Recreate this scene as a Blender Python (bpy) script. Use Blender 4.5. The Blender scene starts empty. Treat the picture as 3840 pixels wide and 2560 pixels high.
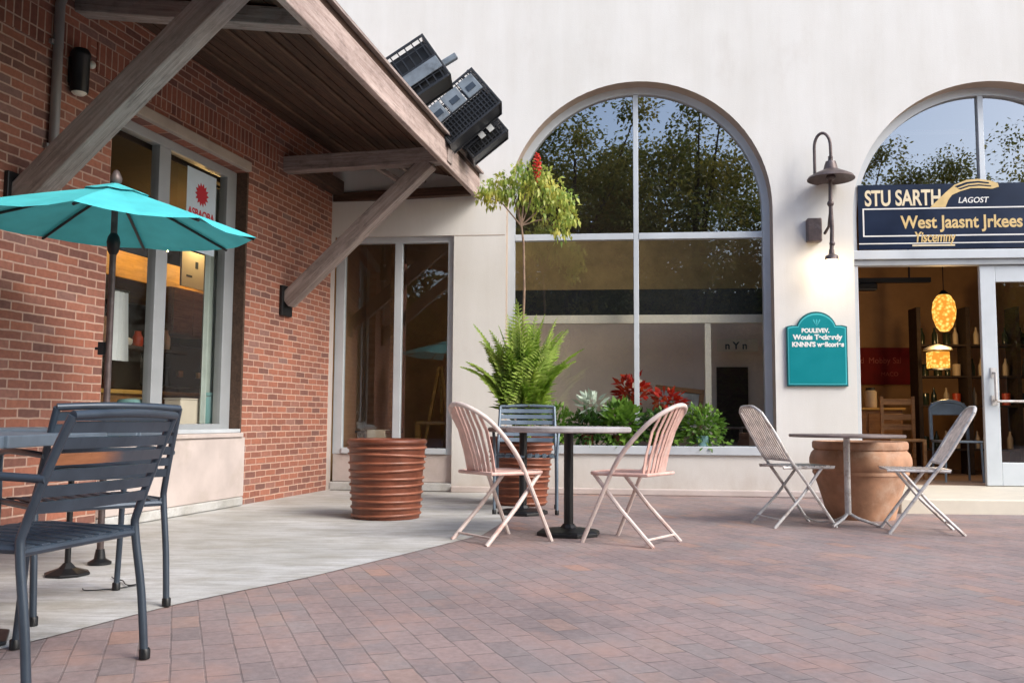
import bpy, bmesh, math, random
from mathutils import Vector, Matrix
R = math.radians
PI = math.pi
random.seed(7)
sc = bpy.context.scene
COL = sc.collection

# ------------------------------------------------------------------ node helpers
class NT:
    def __init__(s, name):
        s.m = bpy.data.materials.new(name); s.m.use_nodes = True
        s.t = s.m.node_tree; s.t.nodes.clear()
        s.out = s.n('ShaderNodeOutputMaterial')
    def n(s, typ, **kw):
        nd = s.t.nodes.new(typ)
        for k, v in kw.items(): setattr(nd, k, v)
        return nd
    def l(s, a, b): s.t.links.new(a, b)
    def put(s, sock, v):
        if v is None: return
        if isinstance(v, bpy.types.NodeSocket): s.l(v, sock)
        elif isinstance(v, (tuple, list)) and len(v) == 3 and sock.type == 'RGBA': sock.default_value = (*v, 1)
        else: sock.default_value = v
    def math(s, op, a, b=None, c=None):
        nd = s.n('ShaderNodeMath', operation=op)
        s.put(nd.inputs[0], a); s.put(nd.inputs[1], b); s.put(nd.inputs[2], c)
        return nd.outputs[0]
    def coord(s, kind='Object'): return s.n('ShaderNodeTexCoord').outputs[kind]
    def mapping(s, vec, scale=(1,1,1), rot=(0,0,0), loc=(0,0,0)):
        nd = s.n('ShaderNodeMapping'); s.l(vec, nd.inputs[0])
        nd.inputs['Scale'].default_value = scale; nd.inputs['Rotation'].default_value = rot; nd.inputs['Location'].default_value = loc
        return nd.outputs[0]
    def noise(s, vec, scale, detail=4, rough=.55, dist=0):
        nd = s.n('ShaderNodeTexNoise'); s.l(vec, nd.inputs['Vector'])
        nd.inputs['Scale'].default_value = scale; nd.inputs['Detail'].default_value = detail
        nd.inputs['Roughness'].default_value = rough; nd.inputs['Distortion'].default_value = dist
        return nd.outputs['Fac']
    def white(s, vec):
        nd = s.n('ShaderNodeTexWhiteNoise', noise_dimensions='3D'); s.l(vec, nd.inputs['Vector']); return nd.outputs['Value']
    def ramp(s, fac, stops, interp='LINEAR'):
        nd = s.n('ShaderNodeValToRGB'); s.l(fac, nd.inputs[0]); cr = nd.color_ramp; cr.interpolation = interp
        while len(cr.elements) < len(stops): cr.elements.new(.5)
        for e, (p, c) in zip(cr.elements, stops): e.position = p; e.color = (*c, 1)
        return nd.outputs[0]
    def mix(s, fac, a, b, mode='MIX'):
        nd = s.n('ShaderNodeMix', data_type='RGBA', blend_type=mode)
        s.put(nd.inputs[0], fac); s.put(nd.inputs[6], a); s.put(nd.inputs[7], b)
        return nd.outputs[2]
    def sep(s, v):
        nd = s.n('ShaderNodeSeparateXYZ'); s.l(v, nd.inputs[0]); return nd.outputs
    def comb(s, x=0, y=0, z=0):
        nd = s.n('ShaderNodeCombineXYZ')
        for i, v in enumerate((x, y, z)): s.put(nd.inputs[i], v)
        return nd.outputs[0]
    def bump(s, h, strength=.3, dist=.01):
        nd = s.n('ShaderNodeBump'); s.l(h, nd.inputs['Height'])
        nd.inputs['Strength'].default_value = strength; nd.inputs['Distance'].default_value = dist
        return nd.outputs[0]
    def bsdf(s, color, rough=.6, metal=0, normal=None, spec=None, emis=None, estr=0, trans=None, coat=0):
        b = s.n('ShaderNodeBsdfPrincipled')
        s.put(b.inputs['Base Color'], color); s.put(b.inputs['Roughness'], rough); s.put(b.inputs['Metallic'], metal)
        if normal is not None: s.l(normal, b.inputs['Normal'])
        if spec is not None: b.inputs['Specular IOR Level'].default_value = spec
        if coat: b.inputs['Coat Weight'].default_value = coat
        if emis is not None:
            s.put(b.inputs['Emission Color'], emis); b.inputs['Emission Strength'].default_value = estr
        if trans:
            t = s.n('ShaderNodeBsdfTranslucent'); s.put(t.inputs[0], color)
            mx = s.n('ShaderNodeMixShader'); mx.inputs[0].default_value = trans
            s.l(b.outputs[0], mx.inputs[1]); s.l(t.outputs[0], mx.inputs[2]); s.l(mx.outputs[0], s.out.inputs[0])
        else: s.l(b.outputs[0], s.out.inputs[0])
        return s.m

def plain(name, col, rough=.6, metal=0, var=.18, scale=6, bump=.15, fine=60, dirt=None, spec=None, trans=None):
    """general surface: colour with soft blotches, fine grain and a little relief"""
    t = NT(name); o = t.coord()
    n1 = t.noise(o, scale, 5); n2 = t.noise(o, fine, 3)
    lo = tuple(c*(1-var) for c in col); hi = tuple(min(1, c*(1+var)) for c in col)
    c = t.ramp(n1, [(.3, lo), (.7, hi)])
    if dirt: c = t.mix(t.ramp(t.noise(o, scale*.6, 8, .7), [(.52, (0,0,0)), (.72, (1,1,1))]), c, dirt)
    h = t.math('ADD', t.math('MULTIPLY', n1, .5), t.math('MULTIPLY', n2, .5))
    rg = t.math('ADD', rough-.08, t.math('MULTIPLY', n1, .16))
    return t.bsdf(c, rg, metal, t.bump(h, bump, .004), spec, trans=trans)

def masonry(name, axes, bw, bh, joint, stops, mortar, rot=0, blot=.5, jrough=.9, offs=.5, bump=.6, wob=.004, tone=None, rough=.85, weath=None, big=None):
    """running-bond bricks/pavers: each unit has its own tone"""
    t = NT(name); o = t.coord()
    if rot: o = t.mapping(o, rot=(0,0,rot))
    w = t.n('ShaderNodeTexNoise'); t.l(o, w.inputs['Vector']); w.inputs['Scale'].default_value = 9
    wv = t.n('ShaderNodeVectorMath', operation='MULTIPLY_ADD'); t.l(w.outputs['Color'], wv.inputs[0]); wv.inputs[1].default_value = (wob*2,)*3
    t.l(o, wv.inputs[2]); s = t.sep(wv.outputs[0])
    u, v = s[axes[0]], s[axes[1]]
    row = t.math('DIVIDE', v, bh); ri = t.math('FLOOR', row); rf = t.math('FRACT', row)
    if big: sh = t.math('ADD', t.math('MULTIPLY', t.white(t.comb(ri, 1.7, 4.4)), .22), t.math('MULTIPLY', t.math('FLOORED_MODULO', ri, 2.0), .5))
    else: sh = t.math('MULTIPLY', t.math('FLOORED_MODULO', ri, 2.0), offs)
    cl = t.math('ADD', t.math('DIVIDE', u, bw), sh)
    ci = t.math('FLOOR', cl); cf = t.math('FRACT', cl)
    wn = t.white(t.comb(ci, ri, 3.3)); wn2 = t.white(t.comb(ri, ci, 8.1))
    # distance to the nearest joint, metres
    du = t.math('MULTIPLY', t.math('MINIMUM', cf, t.math('SUBTRACT', 1.0, cf)), bw)
    dv = t.math('MULTIPLY', t.math('MINIMUM', rf, t.math('SUBTRACT', 1.0, rf)), bh)
    d = t.math('MINIMUM', du, dv)
    mr = t.n('ShaderNodeMapRange', interpolation_type='SMOOTHSTEP'); t.l(d, mr.inputs[0])
    mr.inputs[1].default_value = joint*.35; mr.inputs[2].default_value = joint*.75
    f = mr.outputs[0]
    col = t.ramp(wn, stops)
    n1 = t.noise(o, 30, 5, .65); n2 = t.noise(o, .9, 5, .6); n3 = t.noise(o, 140, 3)
    col = t.mix(.75, col, t.ramp(n1, [(.25, (.62,.62,.62)), (.8, (1.18,1.18,1.18))]), 'MULTIPLY')
    col = t.mix(blot, col, t.ramp(n2, [(.3, (.72,.72,.74)), (.7, (1.16,1.14,1.12))]), 'MULTIPLY')
    if weath:
        col = t.mix(t.ramp(t.noise(o, 1.6, 8, .72), [(.54, (0,0,0)), (.74, (.75,.75,.75))]), col, weath)
    if big:
        col = t.mix(t.ramp(t.noise(t.mapping(o, loc=(3,7,0)), 3.1, 5, .6), big), col, (.46,.27,.21))
        col = t.mix(t.ramp(t.noise(t.mapping(o, loc=(13,2,0)), 1.3, 7, .65), [(.5,(0,0,0)),(.7,(.6,.6,.6))]), col, (.25,.235,.235))
    mo = t.mix(.6, mortar, t.ramp(n1, [(.3, (.7,.7,.7)), (.7, (1.1,1.1,1.1))]), 'MULTIPLY')
    if big:
        jn = t.ramp(t.noise(t.mapping(o, (2.2,7,1)), 2.4, 6, .7), [(.36,(0,0,0)),(.64,(.9,.9,.9))])
        side = t.math('LESS_THAN', du, joint*.75)
        mo = t.mix(t.math('MULTIPLY', jn, t.math('SUBTRACT', 1.0, t.math('MULTIPLY', side, .25))), mo, col)
        mo = t.mix(side, t.mix(.35, mo, col), mo)
    c = t.mix(f, mo, col)
    h = t.math('ADD', t.math('MULTIPLY', f, t.math('ADD', .8, t.math('MULTIPLY', wn2, .2))), t.math('ADD', t.math('MULTIPLY', n1, .18), t.math('MULTIPLY', n3, .12)))
    return t.bsdf(c, rough, 0, t.bump(h, bump, .008))

def wood(name, dark, light, rough=.8, scale=1.0, crack=.5):
    t = NT(name); o = t.coord()
    oi = t.n('ShaderNodeObjectInfo').outputs['Random']
    off = t.n('ShaderNodeVectorMath', operation='ADD'); t.l(o, off.inputs[0]); t.l(t.comb(t.math('MULTIPLY', oi, 17.0), oi, t.math('MULTIPLY', oi, 5.0)), off.inputs[1]); o = off.outputs[0]
    g = t.noise(t.mapping(o, (1.2*scale, 26*scale, 26*scale)), 1.6, 8, .7, .6)
    g2 = t.noise(t.mapping(o, (.5, 4, 4)), 1.5, 4)
    k = t.noise(t.mapping(o, (2*scale, 60*scale, 60*scale)), 1.3, 5, .6)
    c = t.ramp(g, [(.28, dark), (.72, light)])
    c = t.mix(.7, c, t.ramp(g2, [(.3, (.65,.62,.6)), (.7, (1.15,1.12,1.1))]), 'MULTIPLY')
    c = t.mix(t.math('MULTIPLY', t.ramp(k, [(.30, (1,1,1)), (.38, (0,0,0))]), crack), c, tuple(x*.25 for x in dark))
    st = t.noise(t.mapping(o, (2.2, 5, 5)), 2.4, 9, .75)
    c = t.mix(t.ramp(st, [(.5,(0,0,0)),(.68,(.62,.62,.62))]), c, tuple(x*.55 for x in dark))
    c = t.mix(t.ramp(st, [(.28,(.45,.45,.45)),(.42,(0,0,0))]), c, tuple(min(1,x*1.15) for x in light))
    return t.bsdf(c, rough, 0, t.bump(t.math('ADD', g, st), .6, .007))

def glass(name, refl, tint=(.86,.9,.9), rough=0.0):
    t = NT(name)
    tr = t.n('ShaderNodeBsdfTransparent'); tr.inputs[0].default_value = (*tint, 1)
    gl = t.n('ShaderNodeBsdfGlossy'); gl.inputs['Roughness'].default_value = rough; gl.inputs[0].default_value = (.97,.98,1,1)
    o = t.coord()
    t.l(t.bump(t.noise(o, 1.7, 2), .012, .02), gl.inputs['Normal'])
    lw = t.n('ShaderNodeLayerWeight'); lw.inputs[0].default_value = .5
    f = t.math('ADD', t.math('MULTIPLY', t.math('POWER', lw.outputs['Facing'], 5.0), .85), refl+.055)
    mx = t.n('ShaderNodeMixShader'); t.l(f, mx.inputs[0]); t.l(tr.outputs[0], mx.inputs[1]); t.l(gl.outputs[0], mx.inputs[2])
    t.l(mx.outputs[0], t.out.inputs[0]); return t.m

def leafmat(name, stops, scale=3, rough=.5, trans=.25):
    t = NT(name); o = t.coord()
    f = t.math('ADD', t.math('MULTIPLY', t.noise(o, scale, 3), .7), t.math('MULTIPLY', t.noise(o, scale*9, 2), .35))
    return t.bsdf(t.ramp(f, stops), rough, 0, trans=trans)

def emit(name, col, s):
    t = NT(name); e = t.n('ShaderNodeEmission'); e.inputs[0].default_value = (*col, 1); e.inputs[1].default_value = s
    t.l(e.outputs[0], t.out.inputs[0]); return t.m

# ------------------------------------------------------------------ materials
M = {}
def mk_stucco():
    t = NT('stucco'); o = t.coord()
    n1 = t.noise(o, .7, 6, .6); n2 = t.noise(t.mapping(o, (3.2, 3.2, .35)), 1.2, 6, .65); n3 = t.noise(o, 85, 4, .6)
    c = t.ramp(n1, [(.3, (.69,.685,.655)), (.7, (.765,.762,.738))])
    c = t.mix(.55, c, t.ramp(n2, [(.30, (.90,.885,.86)), (.6, (1.02,1.02,1.02))]), 'MULTIPLY')
    z = t.sep(o)[2]
    low = t.math('MULTIPLY', t.math('SUBTRACT', 1.0, t.math('MINIMUM', t.math('DIVIDE', z, .55), 1.0)), t.math('MULTIPLY', t.noise(t.mapping(o,(2.5,2.5,1.2)), 2.0, 8, .75), 1.3))
    c = t.mix(low, c, (.46,.40,.35))
    n4 = t.noise(t.mapping(o,(1,1,.6)), 1.9, 9, .7)
    c = t.mix(t.ramp(n4, [(.56,(0,0,0)),(.72,(.35,.35,.35))]), c, (.60,.57,.53))
    return t.bsdf(c, .92, 0, t.bump(t.math('ADD', n3, t.math('MULTIPLY', n4, .8)), .3, .005), .2)
M['stucco'] = mk_stucco()
M['stone'] = plain('pale_stone', (.54,.47,.44), .85, var=.12, scale=3.2, bump=.15, dirt=(.44,.38,.33))
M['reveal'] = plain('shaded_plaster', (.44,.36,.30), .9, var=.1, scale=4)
M['brick'] = masonry('red_brick', (0,2), .192, .0605, .0105,
    [(0,(.21,.10,.08)),(.2,(.29,.118,.083)),(.5,(.36,.138,.090)),(.78,(.43,.165,.103)),(.93,(.35,.165,.125)),(1,(.26,.15,.13))], (.55,.36,.28), blot=.75, wob=.006)
M['soldier'] = masonry('soldier_brick', (2,0), .22, .0665, .010,
    [(0,(.20,.075,.055)),(.5,(.33,.115,.072)),(1,(.40,.145,.088))], (.56,.38,.29), offs=0)
M['paver'] = masonry('clay_pavers', (0,1), .205, .105, .0060,
    [(0,(.262,.217,.214)),(.2,(.300,.237,.230)),(.5,(.325,.250,.240)),(.8,(.348,.260,.246)),(.9,(.290,.250,.246)),(.965,(.375,.260,.225)),(1,(.42,.262,.21))],
    (.125,.105,.102), rot=R(-110), blot=.8, bump=.4, weath=(.36,.315,.31), rough=.78, wob=.004, big=[(.5,(0,0,0)),(.72,(.5,.5,.5))])
def mk_concrete():
    t = NT('concrete_slab'); o = t.coord()
    n1 = t.noise(o, .8, 8, .62); n2 = t.noise(t.mapping(o, (1,2.6,1)), 2.2, 8, .7); n3 = t.noise(o, 110, 3)
    c = t.ramp(n1, [(.28, (.42,.42,.40)), (.72, (.68,.69,.69))])
    c = t.mix(t.ramp(n2, [(.44, (0,0,0)), (.68, (.9,.9,.9))]), c, (.36,.345,.30))
    c = t.mix(t.ramp(t.noise(t.mapping(o, (.9,5,1)), 3.5, 9, .75), [(.46,(0,0,0)),(.66,(.6,.6,.6))]), c, (.27,.265,.25))
    c = t.mix(t.ramp(t.noise(t.mapping(o, loc=(4,9,0)), 1.1, 9, .7), [(.55,(0,0,0)),(.75,(.55,.55,.55))]), c, (.27,.235,.18))
    c = t.mix(.35, c, t.ramp(n3, [(.3,(.8,.8,.8)),(.7,(1.1,1.1,1.1))]), 'MULTIPLY')
    return t.bsdf(c, .85, 0, t.bump(t.math('ADD', n2, t.math('MULTIPLY', n3, .4)), .2, .006))
M['concrete'] = mk_concrete()
M['alu'] = plain('brushed_aluminium', (.57,.62,.66), .42, .15, var=.08, scale=2.5, bump=.05)
M['alu_dk'] = plain('dull_aluminium', (.36,.385,.405), .5, .2, var=.1, scale=3, bump=.05)
M['jamb'] = wood('brown_jamb', (.05,.03,.02), (.13,.075,.05))
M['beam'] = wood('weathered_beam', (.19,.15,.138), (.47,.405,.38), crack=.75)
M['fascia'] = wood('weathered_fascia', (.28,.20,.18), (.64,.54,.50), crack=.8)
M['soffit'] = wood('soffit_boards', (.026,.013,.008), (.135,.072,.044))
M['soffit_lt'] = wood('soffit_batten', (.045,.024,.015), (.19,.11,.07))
M['lintel'] = plain('lintel_stone', (.42,.36,.31), .8, var=.15, scale=4)
M['glass_big'] = glass('plate_glass', .28, (.80,.81,.78))
M['glass_side'] = glass('shaded_glass', -.025, (.92,.93,.91))
M['glass_mid'] = glass('display_glass', .09, (.92,.93,.91))
M['glass_low'] = glass('clear_glass', .05, (.9,.92,.9))
M['brown_wall'] = plain('brown_plaster', (.46,.28,.14), .85, var=.1)
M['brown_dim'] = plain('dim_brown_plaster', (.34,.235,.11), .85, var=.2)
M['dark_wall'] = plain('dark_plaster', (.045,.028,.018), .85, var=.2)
M['beige_wall'] = plain('beige_plaster', (.80,.68,.585), .85, var=.12, scale=1.4)
M['cream'] = plain('cream_paint', (.68,.64,.54), .6, var=.06)
M['tan_floor'] = plain('tan_tile', (.30,.20,.15), .5, var=.15)
M['dark_wood'] = wood('dark_wood', (.018,.011,.008), (.05,.03,.02))
M['warm_wood'] = wood('warm_wood', (.20,.09,.03), (.42,.22,.08), .55)
M['yellow_wood'] = wood('yellow_wood', (.36,.20,.04), (.62,.38,.09), .5)
M['slate'] = plain('slate_powder_coat', (.045,.063,.088), .36, .25, var=.2, scale=9, bump=.06)
M['slate_lt'] = plain('worn_grey_coat', (.14,.185,.235), .4, .25, var=.2, scale=7, bump=.08)
M['black'] = plain('black_cast_iron', (.012,.013,.015), .42, .2, var=.2, scale=12, bump=.12)
M['blackplastic'] = plain('black_plastic', (.020,.023,.029), .38, 0, var=.25, scale=9, bump=.06)
M['greyplastic'] = plain('grey_blue_plastic', (.17,.21,.25), .42, 0, var=.25, scale=8, bump=.08, dirt=(.05,.055,.06))
M['pink'] = plain('pale_pink_enamel', (.66,.43,.375), .5, .05, var=.14, scale=14, bump=.15, dirt=(.70,.60,.56))
M['pinkwhite'] = plain('chalky_white_enamel', (.68,.585,.545), .5, .05, var=.12, scale=14, bump=.15, dirt=(.58,.34,.28))
M['silver'] = plain('weathered_silver_paint', (.60,.59,.58), .45, .3, var=.18, scale=16, bump=.15, dirt=(.24,.17,.13))
M['rattan'] = plain('faded_slat_paint', (.60,.53,.49), .6, .1, var=.25, scale=22, bump=.2, dirt=(.30,.26,.245))
M['tabletop'] = plain('weathered_tabletop', (.42,.405,.41), .55, 0, var=.2, scale=11, bump=.15, dirt=(.29,.27,.27))
M['tabletop_br'] = plain('brown_worn_tabletop', (.19,.15,.14), .55, .1, var=.25, scale=9, bump=.15)
M['terra'] = plain('glazed_terracotta', (.15,.042,.020), .42, 0, var=.45, scale=5, bump=.25, dirt=(.26,.09,.05))
M['terra_rib'] = plain('worn_terracotta_rib', (.27,.095,.052), .45, 0, var=.3, scale=8, bump=.2)
M['clay'] = plain('raw_clay', (.44,.245,.15), .85, 0, var=.28, scale=6, bump=.45, dirt=(.56,.40,.30))
M['soil'] = plain('soil', (.035,.022,.014), .95, var=.4, scale=20, bump=.6)
def mk_canvas(name, col):
    t = NT(name); o = t.coord()
    n1 = t.noise(o, 5, 4); n2 = t.noise(o, 300, 2)
    c = t.ramp(n1, [(.3, tuple(x*.88 for x in col)), (.7, tuple(min(1,x*1.08) for x in col))])
    return t.bsdf(c, .8, 0, t.bump(n2, .15, .002), .2, trans=.07)
M['teal'] = mk_canvas('teal_canvas', (.10,.62,.68))
M['teal_sign'] = plain('teal_enamel', (.0,.235,.27), .35, 0, var=.06, scale=5, bump=.04)
M['teal_rim'] = plain('light_teal_enamel', (.07,.48,.53), .35, 0, var=.06)
M['teal_dark'] = plain('dark_teal_edge', (.0,.10,.115), .4, 0, var=.06)
M['white'] = plain('white_paint', (.80,.80,.78), .5, var=.04)
M['navy'] = plain('navy_vinyl', (.010,.018,.045), .22, 0, var=.3, scale=2, bump=.02)
M['gold'] = plain('gold_vinyl', (.68,.50,.22), .45, 0, var=.12, scale=9)
M['gold_pale'] = plain('pale_gold_vinyl', (.76,.66,.46), .45, 0, var=.1, scale=9)
M['paper'] = plain('printed_paper', (.55,.66,.74), .7, var=.06)
M['red'] = plain('red_print', (.48,.02,.035), .6, var=.1)
M['ink'] = plain('dark_print', (.02,.05,.08), .6, var=.1)
M['ink_blue'] = plain('violet_print', (.16,.15,.32), .6, var=.1)
M['banner'] = plain('red_fabric', (.22,.010,.014), .8, var=.2)
M['banner_tx'] = plain('pink_print', (.55,.16,.13), .8, var=.1)
M['bronze'] = plain('aged_bronze', (.115,.088,.085), .48, .45, var=.3, scale=14, bump=.12, dirt=(.19,.165,.17))
M['greypipe'] = plain('grey_conduit', (.30,.28,.27), .5, .2, var=.12)
M['bulb'] = emit('lit_bulb', (1,.74,.42), 22)
M['opal'] = plain('opal_bulb', (.75,.72,.62), .3, var=.03)
M['curtain'] = plain('grey_green_cloth', (.40,.47,.44), .85, var=.12)
M['board'] = plain('white_board', (.62,.66,.68), .6, var=.05)
M['boxbeige'] = plain('beige_card', (.60,.54,.44), .8, var=.06)
M['tealjar'] = plain('pale_teal_plastic', (.22,.42,.43), .4, var=.05)
M['canvasart'] = plain('pale_art_print', (.40,.40,.38), .6, var=.35, scale=7)
M['bottle'] = plain('dark_bottle', (.02,.03,.018), .15, var=.3)
M['tinred'] = plain('orange_red_tin', (.55,.07,.025), .4, var=.15)
M['tincream'] = plain('cream_tin', (.50,.40,.28), .5, var=.15)
M['bark'] = plain('pale_bark', (.26,.18,.125), .85, var=.25, scale=18, bump=.5)
M['bark_dk'] = plain('dark_bark', (.055,.042,.032), .9, var=.3, scale=7, bump=.6)
M['palm'] = leafmat('palm_leaf', [(.3,(.14,.25,.035)),(.5,(.36,.52,.09)),(.7,(.64,.72,.24))], 5, trans=.4)
M['palm_stem'] = plain('palm_stem', (.16,.20,.05), .6, var=.2)
M['tree_leaf'] = leafmat('mixed_leaf', [(.25,(.07,.16,.03)),(.40,(.20,.35,.07)),(.53,(.44,.52,.11)),(.70,(.66,.56,.12))], 5, trans=.4)
M['leaf_g'] = leafmat('bright_leaf', [(.3,(.05,.13,.02)),(.55,(.15,.30,.04)),(.75,(.30,.44,.08))], 6)
M['leaf_d'] = leafmat('deep_leaf', [(.3,(.02,.06,.012)),(.55,(.05,.13,.025)),(.75,(.12,.22,.05))], 6)
M['leaf_w'] = leafmat('pale_leaf', [(.3,(.22,.33,.24)),(.6,(.5,.6,.5)),(.8,(.7,.76,.68))], 7)
M['leaf_r'] = leafmat('red_bract', [(.3,(.30,.010,.014)),(.52,(.62,.03,.02)),(.72,(.80,.16,.04))], 9, trans=.35)
M['leaf_far'] = leafmat('plaza_leaf', [(.3,(.06,.095,.02)),(.5,(.16,.18,.035)),(.70,(.40,.32,.07))], .7, trans=.45)
M['hedge'] = leafmat('hedge_leaf', [(.3,(.03,.05,.012)),(.6,(.10,.125,.028)),(.8,(.22,.20,.05))], 1.2, trans=.4)
M['berry'] = plain('red_berry', (.55,.03,.02), .35, var=.15)

# ------------------------------------------------------------------ mesh collector
class MB:
    def __init__(s): s.bm = bmesh.new()
    def face(s, pts):
        vs = [s.bm.verts.new(p) for p in pts]; return s.bm.faces.new(vs)
    def box(s, c, size, rot=None):
        mt = Matrix.Translation(Vector(c)) @ (rot.to_4x4() if rot else Matrix()) @ Matrix.Diagonal((*size, 1))
        bmesh.ops.create_cube(s.bm, size=1, matrix=mt); return s
    def bx(s, x0, x1, y0, y1, z0, z1): return s.box(((x0+x1)/2,(y0+y1)/2,(z0+z1)/2), (abs(x1-x0),abs(y1-y0),abs(z1-z0)))
    def tube(s, path, r, seg=8, caps=True, closed=False):
        P = [Vector(p) for p in path]; n = len(P)
        rs = r if isinstance(r, (list, tuple)) else [r]*n
        tan = []
        for i in range(n):
            if closed: a, b = P[i-1], P[(i+1)%n]
            else: a, b = P[max(0,i-1)], P[min(n-1,i+1)]
            tan.append((b-a).normalized())
        up = Vector((0,0,1)) if abs(tan[0].z) < .9 else Vector((1,0,0))
        nrm = (up - tan[0]*up.dot(tan[0])).normalized(); rings = []
        for i in range(n):
            nrm = (nrm - tan[i]*nrm.dot(tan[i])).normalized(); bi = tan[i].cross(nrm)
            rings.append([s.bm.verts.new(P[i] + (nrm*math.cos(2*PI*k/seg) + bi*math.sin(2*PI*k/seg))*rs[i]) for k in range(seg)])
        for i in range(n if closed else n-1):
            a, b = rings[i], rings[(i+1)%n]
            for k in range(seg): s.bm.faces.new((a[k], a[(k+1)%seg], b[(k+1)%seg], b[k]))
        if caps and not closed:
            s.bm.faces.new(rings[0][::-1]); s.bm.faces.new(rings[-1])
        return s
    def bar(s, p0, p1, w, h, up=(0,0,1)):
        a, b = Vector(p0), Vector(p1); t = (b-a); L = t.length; t.normalize(); u = Vector(up)
        sd = t.cross(u)
        if sd.length < 1e-4: sd = t.cross(Vector((1,0,0)))
        sd.normalize(); u = sd.cross(t)
        m = Matrix((t, sd, u)).transposed(); return s.box((a+b)/2, (L, w, h), m)
    def lathe(s, prof, seg=32, z0=0, c=(0,0), wob=0):
        rings = []
        for (r, z) in prof:
            rings.append([s.bm.verts.new((c[0]+r*math.cos(2*PI*k/seg)*(1+wob*math.sin(k*2.1+z*9)), c[1]+r*math.sin(2*PI*k/seg)*(1+wob*math.sin(k*2.1+z*9)), z+z0)) for k in range(seg)])
        for a, b in zip(rings, rings[1:]):
            for k in range(seg): s.bm.faces.new((a[k], a[(k+1)%seg], b[(k+1)%seg], b[k]))
        return s
    def disk(s, r, z, seg=32, c=(0,0)):
        s.face([(c[0]+r*math.cos(2*PI*k/seg), c[1]+r*math.sin(2*PI*k/seg), z) for k in range(seg)]); return s
    def prism(s, poly, y0, y1):
        """polygon in x,z pushed from y0 (front) to y1"""
        a = [s.bm.verts.new((x, y0, z)) for x, z in poly]; b = [s.bm.verts.new((x, y1, z)) for x, z in poly]
        s.bm.faces.new(a); s.bm.faces.new(b[::-1]); n = len(a)
        for i in range(n): s.bm.faces.new((a[i], b[i], b[(i+1)%n], a[(i+1)%n]))
        return s
    def ball(s, c, r, seg=12, sq=(1,1,1)):
        bmesh.ops.create_uvsphere(s.bm, u_segments=seg, v_segments=max(6,seg//2+2), radius=r, matrix=Matrix.Translation(Vector(c)) @ Matrix.Diagonal((*sq,1))); return s
    def leaf(s, p, d, n, L, w, fold=.15, bend=0):
        d = Vector(d).normalized(); n = Vector(n); sd = d.cross(n)
        if sd.length < 1e-3: sd = d.cross(Vector((.3,.7,.2)))
        sd.normalize(); n = sd.cross(d); p = Vector(p)
        tip = p + d*L - Vector((0,0,bend*L)); mid = p + d*L*.45 - n*fold*w
        a = s.bm.verts.new(p); b = s.bm.verts.new(mid+sd*w*.5+n*fold*w); c = s.bm.verts.new(tip); e = s.bm.verts.new(mid-sd*w*.5+n*fold*w)
        s.bm.faces.new((a,b,c)); s.bm.faces.new((a,c,e)); return s
    def build(s, name, mat, parent=None, bevel=0, smooth=False, bseg=2, fix=True):
        if fix: bmesh.ops.recalc_face_normals(s.bm, faces=s.bm.faces)
        me = bpy.data.meshes.new(name); s.bm.to_mesh(me); s.bm.free()
        me.materials.append(M[mat] if isinstance(mat, str) else mat)
        o = bpy.data.objects.new(name, me); COL.objects.link(o)
        if parent: o.parent = parent
        if smooth:
            me.polygons.foreach_set('use_smooth', [True]*len(me.polygons))
            me.set_sharp_from_angle(angle=R(38))
        if bevel:
            b = o.modifiers.new('edge', 'BEVEL'); b.width = bevel; b.segments = bseg; b.limit_method = 'ANGLE'; b.angle_limit = R(40)
        return o

def tag(o, label=None, cat=None, group=None, kind=None):
    if label: o['label'] = label
    if cat: o['category'] = cat
    if group: o['group'] = group
    if kind: o['kind'] = kind
    return o
def thing(name, label, cat, loc=(0,0,0), rz=0, group=None, rot=None, scale=None):
    o = bpy.data.objects.new(name, None); o.empty_display_size = .1; COL.objects.link(o)
    o.location = loc; o.rotation_euler = rot if rot else (0,0,rz)
    if scale: o.scale = scale
    return tag(o, label, cat, group)
def dup(root, loc, rz, label=None, group=None, scale=None):
    r = root.copy(); COL.objects.link(r); r.location = loc; r.rotation_euler = (0,0,rz)
    if label: r['label'] = label
    if group: r['group'] = group
    if scale: r.scale = scale
    for ch in list(root.children):
        c = ch.copy(); COL.objects.link(c); c.parent = r
        for g in list(ch.children):
            d = g.copy(); COL.objects.link(d); d.parent = c
    return r
def text(name, body, size, mat, parent, loc, rot=(PI/2,0,0), ext=.002, sx=1, align='LEFT', bold=0, shear=0):
    cu = bpy.data.curves.new(name, 'FONT'); cu.body = body; cu.size = size; cu.extrude = ext; cu.align_x = align; cu.offset = bold; cu.shear = shear
    o = bpy.data.objects.new(name, cu); COL.objects.link(o)
    dg = bpy.context.evaluated_depsgraph_get(); me = bpy.data.meshes.new_from_object(o.evaluated_get(dg))
    bpy.data.objects.remove(o); bpy.data.curves.remove(cu)
    me.materials.clear(); me.materials.append(M[mat]); me.name = name
    o = bpy.data.objects.new(name, me); COL.objects.link(o); o.parent = parent
    o.location = loc; o.rotation_euler = rot; o.scale = (sx,1,1); return o

# two building frames share the inner corner of the court: stucco front (x along, y into it), brick side (x along, y into it)
CORNER = Vector((-2.03, 10.12, 0))
FA, BA = R(-6), R(76.5)
FM = Matrix.Translation(CORNER) @ Matrix.Rotation(FA, 4, 'Z')
BMX = Matrix.Translation(CORNER) @ Matrix.Rotation(BA, 4, 'Z')
def fw(x, y, z=0): return FM @ Vector((x, y, z))
def bw(x, y, z=0): return BMX @ Vector((x, y, z))

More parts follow.
